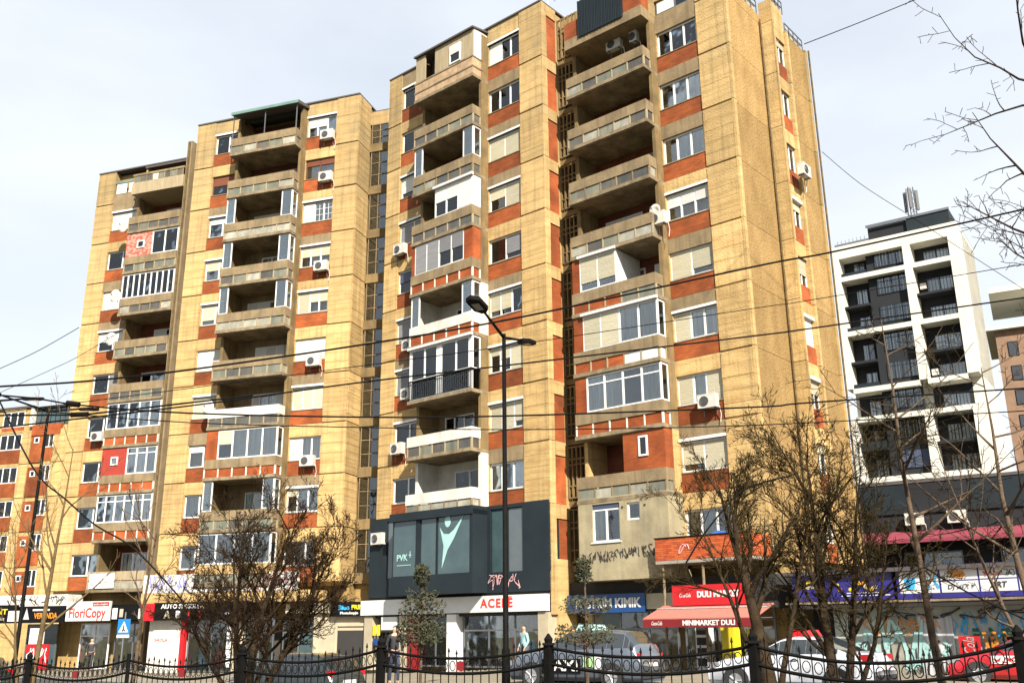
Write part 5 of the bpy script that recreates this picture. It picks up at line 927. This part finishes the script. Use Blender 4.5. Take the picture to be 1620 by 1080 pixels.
def car(kind, label, loc, yaw, paint, roofsign=None, side=None, group=None):
    p = PROF[kind]; e = empty('parked_car', loc, yaw, label, 'car', group); hw = p['W']/2; xs = sorted(set([t[0] for t in p['top']]+[-1.6, -.6, .3, .6, .9, 1.9]))
    rings = []; V_ = []
    for x in xs:
        zt = interp(p['top'], x); zb = min(interp(p['belt'], x), zt-.02); k = 1-.16*max(0, abs(x)/(p['L']/2)-.72)/.28; w_ = hw*k; inset = min(.3, max(0, (zt-zb))*.48)
        half = [(w_*.86, .2), (w_*.98, .32), (w_, .6), (w_*.985, zb), (w_*.985-inset, zt-.045 if zt-zb > .1 else zt-.015), (w_*.5, zt)]
        ring = [(x, -a, b) for a, b in half]+[(x, a, b) for a, b in reversed(half)]; rings.append(len(V_)); V_ += ring
    n = 12; body = MB(); body.v = list(V_); gl = MB()
    for i in range(len(xs)-1):
        zt0, zt1 = interp(p['top'], xs[i]), interp(p['top'], xs[i+1]); xm = (xs[i]+xs[i+1])/2
        for k in range(n):
            j = (k+1) % n; q = (rings[i]+k, rings[i+1]+k, rings[i+1]+j, rings[i]+j); body.f.append(q); body.m.append(0)
            ing = p['g'][0] <= xm <= p['g'][1]; side_ = k in (3, 7); topf = k in (4, 5, 6)
            slope = abs(zt1-zt0)/(xs[i+1]-xs[i])
            if ing and ((side_ and min(zt0, zt1)-interp(p['belt'], xm) > .12) or (topf and slope > .32)):
                P_ = [Vector(V_[t]) for t in q]; c = sum(P_, Vector())/4; nr = (P_[1]-P_[0]).cross(P_[3]-P_[0]).normalized(); 
                if nr.dot(c-Vector((c.x, 0, .7))) < 0: nr = -nr
                gl.quad([(c+Vector(((v.x-c.x)*(.975 if xm < 1.3 else .93), (v.y-c.y)*.86, (v.z-c.z)*.86)) if side_ else c+(v-c)*(.97 if k == 5 else 1.0))+nr*.006 for v in P_])
    body.f.append(tuple(rings[0]+k for k in reversed(range(n)))); body.f.append(tuple(rings[-1]+k for k in range(n))); body.m += [0, 0]
    o = body.build('body', paint, e, True); o.modifiers.new('bev', 'BEVEL').width = .02; gl.build('window_glass', M['carg'], e)
    wr = .335 if kind == 'suv' else .31
    for sx in (-p['L']*.305, p['L']*.3):
        for sy in (-1, 1):
            yb = sy*(hw-.2); ww = MB().tube([(sx, yb, wr), (sx, yb+sy*.22, wr)], wr, 20).build('wheel', M['rubber'], e)
            rm = MB().tube([(sx, yb+sy*.2, wr), (sx, yb+sy*.225, wr)], wr*.62, 16)
            for q in range(5): t = q*1.2566; rm.tube([(sx, yb+sy*.228, wr), (sx+wr*.6*math.cos(t), yb+sy*.228, wr+wr*.6*math.sin(t))], .03, 4)
            rm.build('rim', M['rim'], ww); 
        for sy in (-1, 1):
            ar = MB(); 
            pts = [(sx+(wr+.07)*math.cos(t*math.pi/10), sy*(hw-.0), wr+(wr+.07)*math.sin(t*math.pi/10)) for t in range(11)]; ar.prism(pts, (0, -sy*.1, 0)) if sy > 0 else ar.prism(list(reversed(pts)), (0, -sy*.1, 0)); ar.v = [(v[0], v[1]+sy*.008, v[2]) for v in ar.v]; ar.build('wheel_arch', M['rubber'], e)
    Lh = p['L']/2
    for sy in (-1, 1):
        MB().box(-Lh-.0, -Lh+.35, sy*(hw-.3)-.17, sy*(hw-.3)+.17, .62, .76).build('headlight', M['rim'], e)
        MB().box(Lh-.34, Lh-.06, sy*(hw-.24)-.1, sy*(hw-.24)+.1, .84, .99).build('tail_light', M['redv'], e)
        MB().box(-.75, -.6, sy*(hw+.1)-.07, sy*(hw+.1)+.07, 1.0, 1.12).build('mirror', paint, e)
        for dx in (-.55, .4, 1.25): MB().box(dx, dx+.012, sy*(hw+.002)-.004, sy*(hw+.002)+.004, .42, .92).build('door_seam', M['rubber'], e)
        for dx in (.2, 1.05): MB().box(dx, dx+.17, sy*(hw+.01)-.012, sy*(hw+.01)+.012, .84, .87).build('door_handle', M['rim'], e)
    MB().box(Lh-.01, Lh+.02, -.26, .26, .62, .73).build('number_plate', M['whitev'], e)
    MB().box(-Lh-.03, -Lh+.1, -.7, .7, .28, .5).box(Lh-.1, Lh+.03, -.72, .72, .3, .5).build('bumper', M['rubber'], e)
    if roofsign:
        rs_ = MB().prism([(-.3, -.45, 0), (.3, -.45, 0), (.2, -.45, .16), (-.2, -.45, .16)], (0, .9, 0)); rs_.v = [(v[0]+.25, v[1], v[2]+p['H']-.02) for v in rs_.v]; r_ = rs_.build('roof_sign', roofsign[0], e)
    if side: side(e, hw)
    return e
paints = dict(grey=mat('slate_grey_paint', (.13, .15, .18), .25, (.11, .13, .16), 2, metal=.5, coat=1), dark=mat('dark_green_black_paint', (.012, .02, .02), .2, coat=1), white=mat('white_car_paint', (.55, .57, .62), .3, coat=1), red=mat('red_car_paint', (.36, .005, .012), .25, coat=1), green=mat('dull_green_paint', (.06, .09, .06), .3, coat=1))
def taxi_side(e, hw):
    box('door_panel', M['blackv'], e, -1.0, .35, -hw-.02, -hw-.006, .42, .82); textmesh('lettering', 'TAXI', .42, -.3, .62, -hw-.02, M['whitev'], e, bold=.01, width=1.15); box('green_decal', mat('light_green_decal', (.30, .55, .22), .5), e, .45, .8, -hw-.02, -hw-.006, .6, .88); box('white_decal', M['whitev'], e, .8, 1.05, -hw-.02, -hw-.006, .55, .9)
car('suv', 'slate grey taxi SUV with TAXI lettering and a pale roof sign', (2.15, 30.8, 0), R(-34), paints['grey'], (M['mint'],), taxi_side, 'parked cars along the street')
car('hatch', 'dark green-black hatchback parked left of the third tower with a red tail light', (-6.55, 30.5, -.4), R(-32), paints['dark'], None, None, 'parked cars along the street')
def red_side(e, hw): box('white_decal', M['whitev'], e, -.9, .0, -hw-.02, -hw-.006, .62, .84); scribble('decal_print', M['redv'], e, -.85, -.05, .65, .8, -hw-.022, 7, .015, 61)
car('sedan', 'white taxi with a red roof sign standing behind the bare trees', (7.55, 27.0, 0), R(-40), paints['white'], (M['redv'],), None, 'parked cars along the street')
car('hatch', 'red car with a white door decal at the right edge', (14.9, 29.4, 0), R(-30), paints['red'], None, red_side, 'parked cars along the street')
car('hatch', 'dark car with a red tail light at the bottom left corner', (-18.4, 33, -.4), R(-25), paints['dark'], None, None, 'parked cars along the street')

# ------------------------------------------------------------------ people
def person(label, loc, rz, coat, trou, H=1.74, step=.12):
    e = empty('person', loc, rz, label, 'person'); s_ = H/1.74
    def skin(name, pts, edges, rad, m):
        me = bpy.data.meshes.new(name); me.from_pydata([tuple(Vector(q)*s_) for q in pts], edges, []); o = bpy.data.objects.new(name, me); COL.objects.link(o); o.parent = e
        md = o.modifiers.new('skin', 'SKIN'); 
        for i, r in enumerate(rad): me.skin_vertices[0].data[i].radius = (r*s_, r*.8*s_)
        me.skin_vertices[0].data[0].use_root = True; o.modifiers.new('sub', 'SUBSURF').levels = 1; o.modifiers['sub'].render_levels = 2; me.materials.append(m); return o
    st = step
    J = [(0, 0, .93), (0, 0, 1.15), (0, 0, 1.42), (0, 0, 1.50), (0, -.015, 1.60), (0, -.01, 1.69), (.09, 0, .9), (.1, -st, .5), (.1, -st*.7, .08), (.1, -st-.1, .03), (-.09, 0, .9), (-.1, st*.6, .5), (-.1, st*1.4, .08), (-.1, st*1.2-.12, .03), (.18, 0, 1.42), (.24, .04, 1.15), (.22, -.1, .93), (-.18, 0, 1.42), (-.24, .04, 1.15), (-.22, -.1, .93)]
    Ed = [(0, 1), (1, 2), (2, 3), (3, 4), (4, 5), (0, 6), (6, 7), (7, 8), (8, 9), (0, 10), (10, 11), (11, 12), (12, 13), (2, 14), (14, 15), (15, 16), (2, 17), (17, 18), (18, 19)]
    Rr = [.12, .11, .12, .055, .098, .085, .08, .055, .04, .035, .08, .055, .04, .035, .05, .04, .035, .05, .04, .035]
    J0 = J+[(.22, -.13, .87), (.21, -.16, .80), (-.22, -.13, .87), (-.21, -.16, .80)]
    skin('body', J0, Ed+[(16, 20), (20, 21), (19, 22), (22, 23)], Rr+[.03, .016, .03, .016], M['skin'])
    skin('jacket', [J[0], J[1], J[2], (0, 0, 1.47), J[14], J[15], J[16], J[17], J[18], J[19]], [(0, 1), (1, 2), (2, 3), (2, 4), (4, 5), (5, 6), (2, 7), (7, 8), (8, 9)], [.15, .145, .15, .075, .07, .058, .048, .07, .058, .048], coat)
    skin('trousers', [J[0], J[6], J[7], J[8], J[10], J[11], J[12]], [(0, 1), (1, 2), (2, 3), (0, 4), (4, 5), (5, 6)], [.135, .10, .075, .06, .10, .075, .06], trou)
    skin('hair', [(0, .035, 1.62), (0, .012, 1.72)], [(0, 1)], [.095, .075], M['hair'])
    for sx in (-.1, .1):
        for k in range(4): pass
    return e
person('person in dark clothes standing on the pavement near the pale shop pillar', (-3.75, 31.5, .1), R(20), mat('black_jacket', (.015, .015, .02), .8), mat('dark_jeans', (.02, .025, .05), .8))
person('person in a pale teal jacket walking past the long white fascia', (.35, 37.2, .12), R(-60), mat('pale_teal_jacket', (.22, .36, .38), .8), mat('grey_trousers', (.09, .09, .10), .8))
person('person in a dark coat in the doorway of the copy shop', (-23.6, 56.2, -.25), R(10), mat('charcoal_coat', (.03, .028, .03), .8), mat('dark_trousers', (.02, .02, .022), .8))
